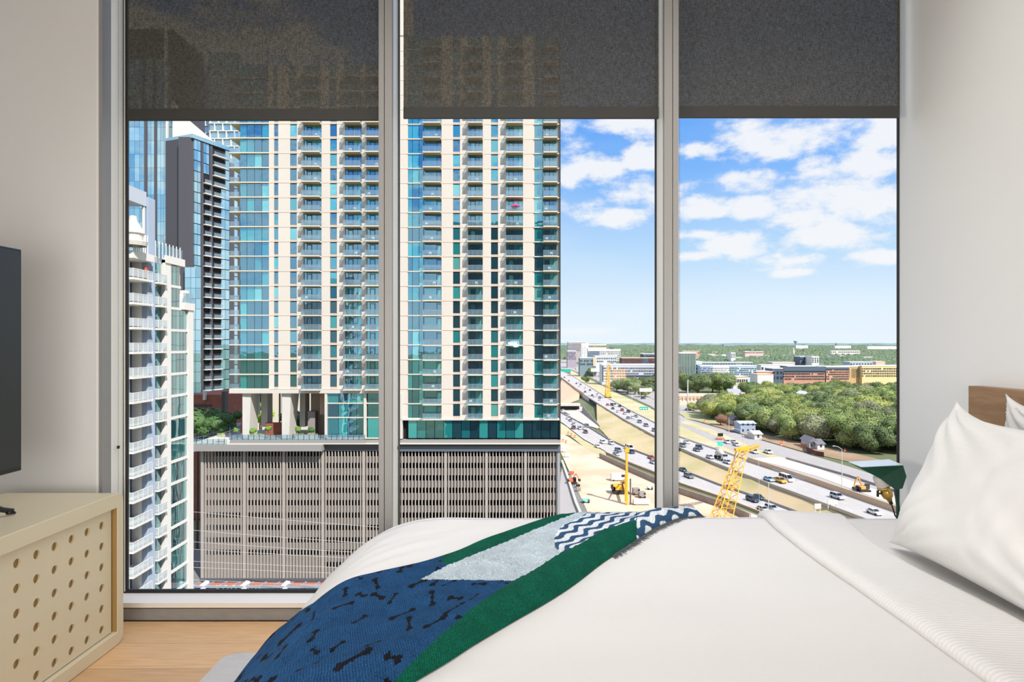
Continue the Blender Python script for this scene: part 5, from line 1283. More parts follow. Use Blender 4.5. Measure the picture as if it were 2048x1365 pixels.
S_ = [  # kind, colour, pixel, level, ref line, label
 ('car', 'white', C5(160, 392), ZB, 'u', 'white car on the upper freeway just right of the right mullion'),
 ('suv', 'grey', C5(105, 440), ZB, 'u', 'grey car on the upper freeway touching the right mullion edge'),
 ('suv', 'dark blue', C5(330, 468), ZB, 'u', 'dark blue tall car, upper of the pair on the upper freeway'),
 ('car', 'dark blue', C5(295, 497), ZB, 'u', 'dark blue low car, lower of the pair on the upper freeway'),
 ('car', 'silver', C5(478, 598), ZB, 'u', 'silver car behind the mixer truck on the upper freeway'),
 ('car', 'silver', C5(718, 668), ZB, 'u', 'silver car beside the front of the mixer truck'),
 ('car', 'pale blue', C5(1282, 905), ZB, 'u', 'pale blue car directly behind the yellow pickup'),
 ('pickup', 'yellow', C5(1430, 925), ZB, 'u', 'yellow pickup truck on the upper freeway'),
 ('van', 'white', C5(1520, 905), ZB, 'u', 'white passenger van just beyond the yellow pickup'),
 ('suv', 'silver', C6(652, 1105), ZB, 'u', 'silver car alone on the upper freeway right of the sign boards'),
 ('car', 'white', C6(1110, 1298), ZB, 'u', 'white car nearest the bed edge, lower right'),
 ('suv', 'white', C5(715, 392), ZB, 'f', 'white tall car on the frontage road by the message board'),
 ('car', 'silver', C5(800, 388), ZB, 'f', 'silver car on the frontage road behind the white tall car'),
 ('car', 'silver', C5(835, 425), ZB, 'f', 'silver car left of the crane head on the frontage road'),
 ('pickup', 'white', C5(1080, 525), ZB, 'f', 'white pickup at the crane head on the frontage road'),
 ('pickup', 'white', C5(1270, 530), ZB, 'f', 'white pickup right of the light pole on the frontage road'),
 ('pickup', 'dark red', C4(300, 68), ZA, 'l', 'dark red pickup beside the tower on the lower freeway'),
 ('car', 'silver', C4(400, 75), ZA, 'l', 'silver car just right of the dark red pickup'),
 ('car', 'white', C4(465, 70), ZA, 'l', 'white low car in the middle lane above the maroon car'),
 ('suv', 'grey', C4(515, 40), ZA, 'l', 'grey car by the embankment on the lower freeway'),
 ('suv', 'dark red', C4(492, 135), ZA, 'l', 'maroon tall car alone on the lower freeway'),
 ('suv', 'white', C4(770, 300), ZA, 'l', 'white tall car, left of two white ones side by side'),
 ('suv', 'white', C4(905, 318), ZA, 'l', 'white tall car, right of two white ones side by side'),
 ('car', 'white', C4(685, 368), ZA, 'l', 'white car in the near lane left of the blue cars'),
 ('suv', 'grey', C4(1018, 432), ZA, 'l', 'grey tall car left of the drill mast'),
 ('car', 'pale blue', C4(985, 492), ZA, 'l', 'pale blue car in the near lane left of the drill mast'),
 ('suv', 'dark blue', C4(1222, 460), ZA, 'l', 'dark blue tall car right of the drill mast'),
 ('van', 'white', C4(1195, 400), ZA, 'l', 'white van just behind the drill mast top'),
 ('car', 'red', C4(1545, 550), ZA, 'l', 'crimson car left of the right mullion'),
 ('car', 'silver', C4(1580, 625), ZA, 'l', 'silver car in the near lane left of the right mullion'),
 ('car', 'dark green', C5(110, 775), ZA, 'l', 'dark green car on the lower freeway right of the right mullion'),
 ('suv', 'grey', C5(190, 862), ZA, 'l', 'slate grey car on the lower freeway below the dark green one'),
 ('car', 'orange', C5(750, 1020), ZA, 'l', 'orange car seen through the crane boom'),
 ('suv', 'dark blue', C5(1060, 1185), ZA, 'l', 'navy tall car right of the crane boom'),
 ('car', 'dark green', C5(1140, 1152), ZA, 'l', 'dark green car just beyond the navy tall car'),
 ('car', 'white', C5(1205, 1318), ZA, 'l', 'white car left of the tall pole, cut by the bed edge'),
 ('suv', 'silver', C5(1325, 1310), ZA, 'l', 'silver car right of the tall pole, cut by the bed edge'),
]
for k, c, (u, v), z, r, lab in S_:
    P = inplane(u, v, z, .0); vehicle(k, c, P + Vector((0, 0, .04)), heading(P, {'u': upA, 'l': la, 'f': fa}[r]), lab, 'van' if k == 'van' else 'truck' if k == 'pickup' else 'car')
for i, (u, v, c, k) in enumerate(C1([(165, 835, 'black', 'car'), (205, 962, 'white', 'car'), (232, 985, 'grey', 'car'), (270, 1028, 'silver', 'car'), (175, 905, 'grey', 'car'), (190, 915, 'silver', 'car'), (340, 1070, 'white', 'suv'), (150, 870, 'white', 'car'), (420, 1045, 'grey', 'suv'), (215, 925, 'white', 'car')])):
    P = inplane(u, v, ZA, .04); vehicle(k, c, P, heading(P, la), glab(c, k, 'in the traffic below the pale overpass'), 'car', glab(c, k, 'cars below the overpass'))
random.seed(5)
for i in range(34):      # slow traffic on the far frontage road and parked in the lots
    t = random.uniform(.03, .44); j = int(t * (len(fa) - 1)); P = fa[j].lerp(fb[j], random.uniform(.15, .85)); c = random.choice(['white', 'black', 'grey', 'silver', 'black'])
    vehicle('car', c, P + Vector((0, 0, .03)), heading(P, fa), glab(c, 'car', 'in far traffic on the frontage road'), 'car', glab(c, 'car', 'far frontage traffic'))
for i in range(26):
    u, v = random.uniform(1240, 1400), random.uniform(775, 822); c = random.choice(['white', 'black', 'grey', 'silver', 'red'])
    if not (v < 812 + (u - 1320) * .3 and v > 770 + max(0, u - 1320) * .35): continue
    vehicle('car', c, inplane(u, v, ZB, .04), random.choice((0, .1, 1.6)), glab(c, 'car', 'parked in the lot beyond the freeway'), 'car', glab(c, 'car', 'parked lot cars'))
# concrete mixer truck
P = inplane(*C5(630, 615), ZB, .03); mx = thing('mixer_truck', P, 'grey and cream concrete mixer truck on the upper freeway', 'truck')
M_mix = mat('mixer_drum', (.62, .58, .52), .5); loc = []
m = MB(); m.box(-4.6, 3.0, -.9, .9, .75, 1.1); loc.append(link('chassis', m.mesh('chassis', M_tyre)))
m = MB(); m.lathe([(0, -3.0), (.6, -3.0), (1.35, -1.2), (1.45, .2), (1.1, 2.0), (.5, 2.6), (0, 2.6)], (-1.6, 0, 2.4), 16, Matrix.Rotation(math.radians(80), 3, 'Y')); loc.append(link('drum', m.mesh('drum', M_mix, True)))
m = MB(); m.box(2.2, 4.3, -1.1, 1.1, .8, 1.8); m.box(2.2, 3.5, -1.1, 1.1, 1.8, 2.9); loc.append(link('cab', m.mesh('cab', mat('paint_silver', CC['silver'], .3))))
m = MB(); m.box(3.48, 3.54, -1.0, 1.0, 1.9, 2.7); loc.append(link('windscreen', m.mesh('windscreen', M_carg)))
for x in (-3.6, -2.4, 3.2):
    for s in (-1, 1): w = link('wheel', _cm['wh'], None, (x, s * 1.0, .5)); w.scale = (1.5, 1.5, 1.5); loc.append(w)
for o in loc: o.parent = mx
mx.rotation_euler = (0, 0, heading(P, upA))

# ================================================================== SIGNS, POLES, BILLBOARDS
M_sg = mat('sign_green', (.0, .42, .30), .5); M_pole = mat('galvanised_pole', (.62, .62, .62), .4); M_bb = mat('billboard_print', (.55, .74, .80), .6, var=(.9, (.80, .86, .86)), noise_scale=.25)
def signboard(u0, u1, vt, vb, vg, z, name, m, label, posts=(.1, .9), cat='sign'):
    G = GR((u0 + u1) / 2, vg, z); y = G.y; t = thing(name, (G.x, y, z), label, cat)
    bx('panel', PX(u0, y), PX(u1, y), y - .1, y + .1, PZ(vb, y), PZ(vt, y), m, t)
    for f in posts:
        x = PX(u0 + (u1 - u0) * f, y); bx('post', x - .12, x + .12, y + .1, y + .3, z, PZ(vt + 1, y), M_pole, t)
    return t, y
t, y = signboard(1279, 1296, 814.5, 820.5, 843, ZB, 'road_sign', M_sg, 'green overhead direction sign with white marks beside the upper freeway', (1.25,))
for i in range(3): bx('legend', PX(1280.5 + i * 5, y), PX(1283.5 + i * 5, y), y - .13, y - .1, PZ(818.6, y), PZ(816.6, y), M_lb, t)
signboard(1122, 1142, 739, 744, 756, ZB, 'road_sign', M_sg, 'long green sign gantry at the tower edge over the far freeway', (.05, .95))
signboard(1182, 1201, 737, 744, 762, ZB, 'billboard', M_bb, 'pale blue billboard left of the long apartment block', (.3, .7), 'billboard')
signboard(1279, 1304, 777, 784, 800, ZB, 'billboard', M_bb, 'pale blue billboard standing among trees by the car park', (.05, .95), 'billboard')
t, y = signboard(1435.5, 1446, 867, 873.5, 880, ZB, 'message_board', M_black, 'black message board on an orange trailer beside the frontage road', (.5,))
bx('trailer', PX(1433, y), PX(1447, y), y - 1, y + .5, ZB + .4, ZB + 1.0, mat('orange_plastic', (.80, .17, .05), .6), t)
G = GR(1441, 897, ZB); t = thing('road_sign', (G.x, G.y, ZB), 'small teal square sign with a white arrow on the verge', 'sign'); y = G.y
bx('panel', PX(1435.5, y), PX(1445, y), y - .05, y + .05, PZ(893, y), PZ(884, y), mat('sign_teal', (.03, .55, .50), .5), t); bx('post', PX(1440, y), PX(1440.6, y), y, y + .1, ZB, PZ(893, y), M_pole, t)
m = MB(); m.bar(P3(1438, 891.5, y - .1), P3(1442.5, 888, y - .1), .25, .05); m.bar(P3(1442.5, 888, y - .1), P3(1440.0, 887.8, y - .1), .2, .05); m.bar(P3(1442.5, 888, y - .1), P3(1442.5, 890.5, y - .1), .2, .05); m.build('arrow', M_lb, t)
for i, (u0, u1, vt, vb, vg, lab) in enumerate([(1629, 1642, 1008, 1018, 1030, 'blank grey sign back, left of two beside the bed edge'), (1655, 1675, 1001, 1010, 1024, 'blank grey sign back, right of two beside the bed edge')]): signboard(u0, u1, vt, vb, vg, ZA + 2, 'road_sign', M_conc, lab)
signboard(1153, 1168, 834, 839, 846, ZA, 'road_sign', M_conc, 'pale grey sign board beside the underpass wing wall')
def lightpole(u, vb, vt, z, label, arm=(-1, 3), r=.12, group='street light poles'):
    G = GR(u, vb, z); y = G.y; t = thing('light_pole', (G.x, y, z), label, 'light pole', group); zt = PZ(vt, y)
    m = MB(); m.tube([(G.x, y, z), (G.x, y, zt)], r * 1.2, 8, r * .7); m.build('pole', M_pole, t)
    if arm:
        s, l = arm; m = MB(); m.tube([(G.x, y, zt), (G.x + s * l * .5, y, zt + l * .3), (G.x + s * l, y, zt + l * .42)], r * .6, 6); m.build('arm', M_pole, t)
        bx('lamp_head', G.x + s * l - .4, G.x + s * l + .4, y - .15, y + .15, zt + l * .36, zt + l * .43, M_pole, t)
lightpole(1684, 975, 899, ZB, 'tall pale light pole with curved arm before the trees at right', (-1, 2.6))
lightpole(1522, 900, 868, ZB, 'slim light pole right of the small carport', (-1, 2.2))
lightpole(1375.5, 822, 760, ZB, 'thick pale pole beside the retail block at the right mullion', None, .5)
lightpole(1487, 892, 866, ZB, 'short signal mast above the crane head', (-1, 5))
lightpole(1537, 1022, 964, ZA, 'pole rising just above the bed edge right of the crane boom', None, .14)
lightpole(1300, 842, 817, ZB, 'pole carrying the green overhead sign', (-1, 3.5))
lightpole(1135, 858, 832, ZA, 'thin pole right beside the tower above the dark red pickup', (1, 2))
lightpole(1264, 800, 778, ZB, 'short pole in the car park beyond the freeway', None)
lightpole(1458, 868, 836, ZB, 'wooden utility pole left of the blue house', None)
# traffic cones / orange barrels
for i, (u, v) in enumerate([(1126, 884), (1132, 887), (1137, 869), (1143, 872), (1150, 876), (1409, 846), (1562, 892), (1566, 888), (1690, 905)]):
    G = GR(u, v, ZA if u < 1200 else ZB); t = thing('traffic_barrel', G, 'orange traffic barrel ' + ('by the sandy verge beside the tower' if u < 1200 else 'beside the frontage road'), 'barrel', 'orange barrels ' + ('left' if u < 1200 else 'right'))
    m = MB(); m.lathe([(0, 0), (.55, 0), (.5, .2), (.42, 1.3), (.3, 1.4), (0, 1.4)], G, 10); m.build('drum', mat('orange_plastic', (.80, .17, .05), .6), t); m = MB(); m.lathe([(.53, .5), (.49, .75)], G, 10); m.build('band', M_lb, t)

# ================================================================== CRANES AND MACHINES
M_yel = mat('crane_yellow', (.90, .48, .04), .5); M_yd = mat('machine_dark', (.03, .03, .03), .7)
def lattice(m, a, b, w0, w1, n, r=.12):
    a, b = Vector(a), Vector(b); d = (b - a).normalized(); x = d.cross(Vector((0, 1, 0))).normalized(); yv = d.cross(x).normalized()
    pts = []
    for i in range(n + 1):
        t = i / n; c = a.lerp(b, t); w = (w0 + (w1 - w0) * t) / 2; pts.append([c + x * w + yv * w, c - x * w + yv * w, c - x * w - yv * w, c + x * w - yv * w])
    for i in range(n):
        for k in range(4):
            m.bar(pts[i][k], pts[i + 1][k], r * 1.3); m.bar(pts[i][k], pts[i + 1][(k + 1) % 4], r * .8); m.bar(pts[i][k], pts[i][(k + 1) % 4], r * .8)
    for k in range(4): m.bar(pts[n][k], pts[n][(k + 1) % 4], r)
# large crane boom (base hidden below the bed edge)
yB = 150.0
cr1 = thing('crawler_crane', (PX(1425, yB), yB, ZA), 'large yellow lattice crane boom rising over the lower freeway in the right pane', 'crane')
tip = P3(1492, 898, 176); base = P3(1420, 1110, yB)
m = MB(); lattice(m, base, P3(1483, 905, 175), 4.6, 2.0, 14, .15); m.build('boom', M_yel, cr1)
m = MB(); lattice(m, P3(1478, 903, 175), P3(1518, 892, 178), 1.6, .7, 5, .12); m.build('jib', M_yel, cr1)
m = MB(); m.tube([P3(1476, 905, 174), P3(1455, 960, 171)], .35, 8); m.build('hydraulic_ram', M_pole, cr1)
m = MB(); m.bar(P3(1470, 900, 174.5), P3(1496, 897, 175), 1.2, .8); m.build('boom_head', M_yel, cr1)
m = MB(); m.tube([P3(1517, 892, 178), P3(1519, 1040, 178)], .04, 4); m.tube([P3(1474, 905, 174), P3(1430, 1040, 168)], .05, 4); m.build('cable', M_pole, cr1)
bx('crane_house', PX(1405, yB), PX(1440, yB), yB - 2, yB + 3, ZA + 1.6, ZA + 4.4, M_yel, cr1)
for s in (-2.4, 2.6): bx('track', PX(1400, yB), PX(1446, yB), yB + s - .5, yB + s + .5, ZA + .03, ZA + 1.5, M_yd, cr1)
# drill rig
def digger(name, u, v, z, s, label, boomto=None, col=M_yel, flip=1):
    G = GR(u, v, z) + Vector((0, 0, .06)); t = thing(name, G, label, 'excavator'); x, y, zz = G
    for q in (-1.1, 1.1):
        m = MB(); m.prism([(x - 2 * s, zz + .3 * s), (x - 1.6 * s, zz), (x + 1.6 * s, zz), (x + 2 * s, zz + .3 * s), (x + 1.7 * s, zz + .8 * s), (x - 1.7 * s, zz + .8 * s)], 'y', y + (q - .3) * s, y + (q + .3) * s); m.build('track', M_yd, t)
    bx('house', x - 1.9 * s, x + 1.2 * s, y - 1.2 * s, y + 1.2 * s, zz + .9 * s, zz + 2.1 * s, col, t, bev=.1)
    bx('cab', x + .2 * s * flip, x + 1.5 * s * flip, y - 1.25 * s, y - .2 * s, zz + 1.0 * s, zz + 2.9 * s, M_carg, t, bev=.06)
    bx('counterweight', x - 2.2 * s * flip, x - 1.4 * s * flip, y - 1.2 * s, y + 1.2 * s, zz + .9 * s, zz + 1.8 * s, M_yd, t, bev=.06)
    if boomto:
        m = MB(); p = [Vector(q) for q in boomto(x, y, zz)]
        for a, b in zip(p, p[1:]): m.bar(a, b, .45 * s, .35 * s)
        m.build('boom', col, t)
        m = MB(); e = p[-1]; m.prism([(e.x - .5 * s, e.z + .2), (e.x + .5 * s, e.z + .2), (e.x + .6 * s, e.z - .6 * s), (e.x, e.z - .9 * s), (e.x - .6 * s, e.z - .4 * s)], 'y', e.y - .5 * s, e.y + .5 * s); m.build('bucket', M_yd, t)
    return t, G
yD = GR(1256, 1010, ZA).y
rg_, G = digger('drill_rig', 1241, 987, ZA, 1.35, 'yellow drill rig with a tall upright mast on the sandy building site')
xm = PX(1254, yD)
m = MB(); m.bar((xm, yD, ZA + .1), (PX(1253, yD), yD, PZ(895, yD)), .75, .6); m.build('mast', M_yel, rg_)
m = MB(); m.bar((xm - .5, yD, ZA + 1), (xm - .5, yD, ZA + 9), .4); m.bar((xm, yD + .2, ZA + 3), (G.x + 1, G.y, ZA + 3.2), .6); m.bar((xm, yD, ZA + 8), (G.x, G.y, ZA + 3.5), .3); m.build('mast_brace', M_yel, rg_)
m = MB(); m.tube([(xm + 1.05, yD, ZA + .1), (xm + 1.05, yD, PZ(958, yD))], .22, 8); m.build('drill_stem', M_gsl, rg_)
m = MB(); m.bar(P3(1252, 902, yD), P3(1258, 897, yD), .8, .6); m.tube([P3(1253, 896, yD), P3(1254, 870, yD)], .05, 4); m.build('mast_head', M_yel, rg_)
bx('winch', xm - .8, xm + .6, yD - .5, yD + .5, PZ(905, yD), PZ(899, yD), M_yel, rg_)
digger('excavator', 1727, 984, ZB, .9, 'small orange excavator on the sand strip behind the green lamp', lambda x, y, z: [(x - .5, y, z + 1.6), (x - 1.6, y, z + 4.6), (x - 2.6, y, z + 3.0), (x - 2.9, y, z + 1.2)], mat('excavator_orange', (.72, .36, .10), .6))
digger('backhoe', 1145, 968, ZA, .8, 'orange digger parked left on the sandy site', lambda x, y, z: [(x, y, z + 1.6), (x + 1.2, y, z + 3.4), (x + 2.4, y, z + 1.4)], MATS['orange_plastic'])
# far crane
yF = GR(1216, 796, ZB).y
cr2 = thing('piling_crane', (PX(1216, yF), yF, ZB), 'slender yellow crane with mast standing beyond the upper freeway', 'crane')
m = MB(); lattice(m, (PX(1213, yF), yF, ZB + .1), P3(1218, 731, yF), 2.4, 2.0, 14, .28); m.build('mast', M_yel, cr2)
m = MB(); lattice(m, P3(1217, 731, yF), P3(1219.5, 731, yF), .9, .9, 2, .2); m.bar(P3(1219.5, 733, yF), P3(1219.5, 790, yF), .35); m.build('leader', M_yel, cr2)
bx('house', PX(1211, yF), PX(1222, yF), yF - 2, yF + 2, ZB + .9, ZB + 4, M_yel, cr2); bx('track', PX(1210, yF), PX(1222, yF), yF - 2.4, yF + 2.4, ZB + .05, ZB + .9, M_yd, cr2)
# site clutter
for i, (u, v, w, h, d, mm_, lab, cat) in enumerate([(1236, 962, 5.0, 2.3, 2.3, M_lb, 'white box truck body parked behind the drill rig', 'truck'), (1272, 990, 2.2, 1.8, 2, M_gsp, 'grey skid steer right of the drill mast', 'machine'), (1284, 996, 2.0, 1.6, 2, M_gr2, 'second grey skid steer near the site wall', 'machine'),
        (1283, 1010, 5.0, 1.3, 2, M_lb, 'pale flat container at the lower right of the site', 'container'), (1300, 980, 1.6, .9, 1.2, M_lb, 'small white cart by the weathered site wall', 'cart'), (1172, 1006, 2.2, .9, 1.4, mat('teal_paint', (.25, .62, .58), .6), 'teal generator on a trailer at the near edge of the site', 'generator'),
        (1157, 983, 1.6, .8, 1, M_gsp, 'grey pallet stack left on the site', 'pallets'), (1156, 975, 1.4, .6, 1, M_black, 'black pipe stack left on the site', 'pipes'), (1128, 905, 1.5, 1.8, 1.5, M_lb, 'white portable cabin beside the tower corner', 'cabin'), (1134, 915, 2, 1.2, 1.2, M_lb, 'white tool crate beside the tower corner', 'crate'),
        (1143, 950, 1.8, .9, 1.2, mat('red_paint', (.62, .14, .08), .6), 'red skip on the left edge of the site', 'skip')]):
    G = GR(u, v, ZA); t = thing({'truck': 'box_truck', 'machine': 'skid_steer'}.get(cat, 'site_' + cat), G, lab, cat)
    bx('body', G.x - w / 2, G.x + w / 2, G.y - d / 2, G.y + d / 2, ZA + .35, ZA + .35 + h, mm_, t, bev=.08)
    if cat in ('truck', 'machine', 'cart', 'generator'):
        for sx in (-1, 1):
            for sy in (-1, 1): link('wheel', _cm['wh'], t, (G.x + sx * w * .35, G.y + sy * d * .45, ZA + .40))
        bx('windscreen', G.x + w * .2, G.x + w * .49, G.y - d / 2 - .02, G.y - d / 2, ZA + .35 + h * .5, ZA + .35 + h * .9, M_carg, t)
    else: bx('skid', G.x - w * .4, G.x + w * .4, G.y - d * .4, G.y + d * .4, ZA + .02, ZA + .35, M_gsp, t)

# ================================================================== MIDDLE-DISTANCE BUILDINGS
M_dw = mat('dark_window', (.045, .055, .08), .3)
def block(u0, u1, vt, vb, y, wallm, label, rows=0, cols=0, roof=None, wm=None, zb=ZB, depth=20, name='apartment_block', bands=(), fr=(.55, .5), top=.10, bot=.06):
    t = thing(name, (PX((u0 + u1) / 2, y), y + depth / 2, zb), label, 'building')
    z0, z1 = zb, PZ(vt, y); zv = PZ(vb, y); x0, x1 = PX(u0, y), PX(u1, y)
    bx('wall', x0, x1, y, y + depth, z0, z1, wallm, t)
    bx('roof', x0 - .3, x1 + .3, y - .3, y + depth, z1, z1 + (z1 - zv) * .05 + .3, roof or M_lb, t)
    for (fu0, fu1, fv0, fv1, mm_, pr_) in bands:
        bx('wall_section', x0 + (x1 - x0) * fu0, x0 + (x1 - x0) * fu1, y - pr_, y, zv + (z1 - zv) * (1 - fv1), zv + (z1 - zv) * (1 - fv0), mm_, t)
    if rows:
        m = MB(); H = (z1 - zv) * (1 - top - bot); fh = H / rows; fw = (x1 - x0) / cols; rng = random.Random(int(u0))
        for r in range(rows):
            for c in range(cols):
                if rng.random() < .08: continue
                xa = x0 + fw * (c + .5 - fr[0] / 2); za = zv + (z1 - zv) * bot + fh * (r + .5 - fr[1] / 2)
                m.box(xa, xa + fw * fr[0] * rng.uniform(.7, 1), y - .56, y - .0, za, za + fh * fr[1])
        m.build('windows', wm or M_dw, t, kind='stuff')
    return t
mb_ = lambda n, c: mat(n, c, .8)
W_lg, W_lt, W_or, W_rd = mb_('light_grey_wall', (.60, .62, .68)), mb_('cream_wall', (.78, .70, .58)), mb_('salmon_wall', (.80, .56, .38)), mb_('brick_red_wall', (.60, .31, .225))
W_yl, W_db, W_cy, W_bk = mb_('yellow_wall', (.85, .66, .34)), mb_('slate_wall', (.10, .135, .18)), mb_('ice_blue_wall', (.52, .66, .76)), mb_('brown_brick_wall', (.17, .085, .085))
block(1204, 1345, 731, 763, 700, W_lg, 'long grey and cream apartment block just beyond the yellow crane', 5, 44, bands=[(.0, .12, .28, 1, W_lt, .4), (.14, .34, .25, 1, W_or, .45), (.34, .9, .62, .8, W_db, .4), (.34, .72, .78, 1, W_lt, .45), (.0, .02, 0, 1, W_db, .5)])
block(1244, 1360, 717, 731, 860, W_bk, 'dark brown brick block with an orange roof edge behind the long block', 3, 34, roof=W_or, bands=[(.35, .45, 0, 1, W_db, .4)])
block(1286, 1330, 709, 722, 930, W_db, 'slate office building above the brown brick block', 2, 14, roof=M_lb)
block(1176, 1241, 700, 722, 1250, mb_('offwhite_wall', (.78, .77, .74)), 'white office slab with blue glass left part near the horizon', 5, 20, wm=M_dw, bands=[(0, .35, .12, 1, mb_('blue_glass_wall', (.20, .27, .34)), .4)])
block(1163, 1177, 689, 722, 1350, mb_('white_stair_wall', (.85, .86, .84)), 'narrow white tower end beside the office slab', 8, 3, fr=(.25, .4))
block(1177, 1213, 689, 697, 1700, W_lt, 'cream long building just under the horizon', 1, 16)
block(1136, 1149, 685, 704, 1500, mb_('grey_tower_wall', (.42, .42, .46)), 'grey apartment tower at the tower edge, first of two on the horizon', 6, 6)
block(1149, 1171, 685, 704, 1550, mb_('taupe_tower_wall', (.46, .42, .43)), 'taupe apartment tower on the horizon, second of two', 6, 9)
block(1135, 1152, 703, 721, 1200, mb_('mauve_wall', (.36, .32, .38)), 'mauve brick office beside the far freeway', 5, 7)
block(1160, 1192, 717, 733, 880, mb_('teal_grey_wall', (.20, .28, .31)), 'small glass office with cream roof and red box behind the billboard', 2, 12, roof=W_lt, bands=[(.82, 1, -.1, 1, W_or, .6)])
block(1190, 1232, 713, 727, 1100, mb_('cool_white_wall', (.70, .72, .74)), 'low cool white block in front of the office slab', 2, 12)
block(1358, 1392, 708, 757, 650, facade_glass('teal_office_glass', [(0, (.04, .20, .22))], .35, (.5, .8, .8), scale=.05), 'teal glass office cylinder block right of the right mullion', roof=M_conc, depth=30)
o = bpy.data.objects; t_ = [q for q in bpy.data.objects if q.get('label', '').startswith('teal glass office')][0]
for i in range(11): bx('fin', PX(1359 + 3.1 * i, 650), PX(1359.7 + 3.1 * i, 650), 649, 650, PZ(757, 650), PZ(709, 650), M_conc, t_)
block(1392, 1404, 725, 750, 700, W_cy, 'pale blue infill wing beside the teal office', 3, 3)
block(1400, 1513, 733, 756, 690, W_cy, 'ice blue and white apartment block left of the red buildings', 5, 36, bands=[(.0, .18, .0, .55, mb_('mid_blue_wall', (.30, .38, .50)), .4), (.0, .55, .62, 1, mb_('brown_base', (.28, .22, .24)), .45), (.22, .52, .0, .6, M_lb, .4), (.53, .66, .0, 1, mb_('grey_teal_wall', (.30, .42, .46)), .4)])
block(1395, 1506, 726, 733, 800, mb_('roof_screen_blue', (.26, .33, .42)), 'long low blue grey roofline behind the ice blue block', 1, 20)
block(1510, 1548, 744, 758, 690, mb_('vermilion_wall', (.72, .24, .12)), 'vermilion low building with white sheds beside the ice blue block', 2, 10)
block(1515, 1547, 750, 764, 640, mb_('shed_white', (.82, .80, .76)), 'white shed with tan gable roof before the vermilion building', roof=W_or)
block(1466, 1496, 755, 768, 620, mb_('stucco_cream', (.78, .72, .64)), 'cream building with a salmon tiled roof above the trees', 1, 7, roof=W_or)
block(1545, 1567, 738, 762, 690, W_db, 'dark slate building with a grey roof left of the red brick block', 2, 3)
block(1566, 1652, 744, 762, 690, W_rd, 'red brick apartment block, left part with slate top storeys', 3, 30, bands=[(.0, 1, -.55, .12, W_db, .3)], roof=M_lb)
block(1575, 1655, 733.5, 744, 715, W_db, 'slate upper storeys behind the red brick block', 2, 24)
block(1650, 1698, 735, 762, 690, mb_('coral_brick_wall', (.66, .37, .26)), 'coral brick apartment block, middle part of the long row', 5, 16, bands=[(0, 1, 0, .15, W_db, .4)])
block(1697, 1724, 734, 758, 695, mb_('ochre_wall', (.62, .42, .20)), 'ochre brown striped section between coral and yellow blocks', 1, 9, fr=(.4, .9), wm=mb_('olive_strip', (.30, .26, .16)))
block(1724, 1830, 733, 756, 690, W_yl, 'bright yellow apartment block at the right wall', 4, 30)
block(1600, 1625, 714, 728, 900, W_db, 'dark navy building beside the small white cube building', 2, 8)
block(1624, 1638, 714, 727, 880, M_lb, 'small white cube building with dark square windows', 3, 3, fr=(.6, .55))
block(1522, 1588, 731, 743, 820, mb_('white_flat', (.80, .79, .77)), 'white flat roofed hall behind the red brick block', 1, 10)
block(1545, 1590, 726, 737, 900, mb_('pink_flat', (.72, .58, .54)), 'pinkish low building with a white upper box', 1, 10)
block(1700, 1745, 725, 733, 850, mb_('blue_shed', (.48, .55, .62)), 'blue grey sheds behind the ochre section', 1, 8)
block(1752, 1770, 724, 733, 850, W_or, 'small orange house roof behind the yellow block', 0, 0)
block(1490, 1527, 703.5, 708, 1700, mb_('pink_school', (.74, .55, .50)), 'long pink school building among the far trees', 1, 12)
block(1365, 1399, 703, 709, 1600, mb_('coral_school', (.68, .38, .28)), 'coral school building left among the far trees', 1, 12)
block(1662, 1720, 702, 707, 2000, mb_('white_school', (.80, .74, .70)), 'long white building far in the trees at right', 1, 16)
block(1462, 1471, 706, 717, 1250, M_lb, 'tiny white apartment house among far trees', 3, 3)
block(1592, 1616, 691.5, 694, 4200, M_lb, 'white warehouse on the horizon below the water tower', 0, 0)
block(1670, 1702, 692, 695, 4200, M_lb, 'white warehouse on the horizon right of the mast', 0, 0)
block(1735, 1796, 693, 697, 3600, M_lb, 'pale industrial roofs on the horizon at the far right', 0, 0)
block(1358, 1488, 793, 812, 468, mat('tan_stucco', (.72, .60, .46), .8), 'tan retail block with a terracotta parapet beyond the lawn', 0, 0, roof=W_or, bands=[(0, .82, .0, .25, mb_('terracotta_parapet', (.66, .36, .25)), .5)] + [(i / 14 * .82, i / 14 * .82 + .012, 0, .35, W_lt, .9) for i in range(15)])
block(1240, 1262, 768, 786, 520, mb_('white_kiosk', (.70, .70, .70)), 'small white petrol station canopy beside the car park', 0, 0) if False else None
# church tower, water tower, radio mast
def lathething(name, u, vb, y, prof, m, label, cat):
    p = P3(u, vb, y); t = thing(name, p, label, cat); mm_ = MB(); s = y / F; mm_.lathe([(r * s, z * s) for r, z in prof], p, 14); mm_.build('body', m, t, smooth=False); return t
lathething('water_tower', 1591, 694, 5200, [(1.2, 0), (1.0, 7), (1.2, 8), (3.4, 9.2), (3.6, 11), (3.2, 11.8), (0, 12)], mb_('tower_blue', (.26, .40, .46)), 'blue water tower standing up on the horizon', 'water tower')
lathething('radio_mast', 1672, 695, 4800, [(1.4, 0), (.9, 3), (1.4, 4), (.8, 6), (.3, 9), (0, 9.5)], mb_('mast_dark', (.10, .13, .16)), 'small dark pointed tower on the horizon', 'tower')
lathething('church_spire', 1587, 708, 1700, [(2.2, 0), (2.2, 5), (1.2, 6), (1.2, 9), (0, 12)], W_lt, 'pale church spire among the far trees', 'church')
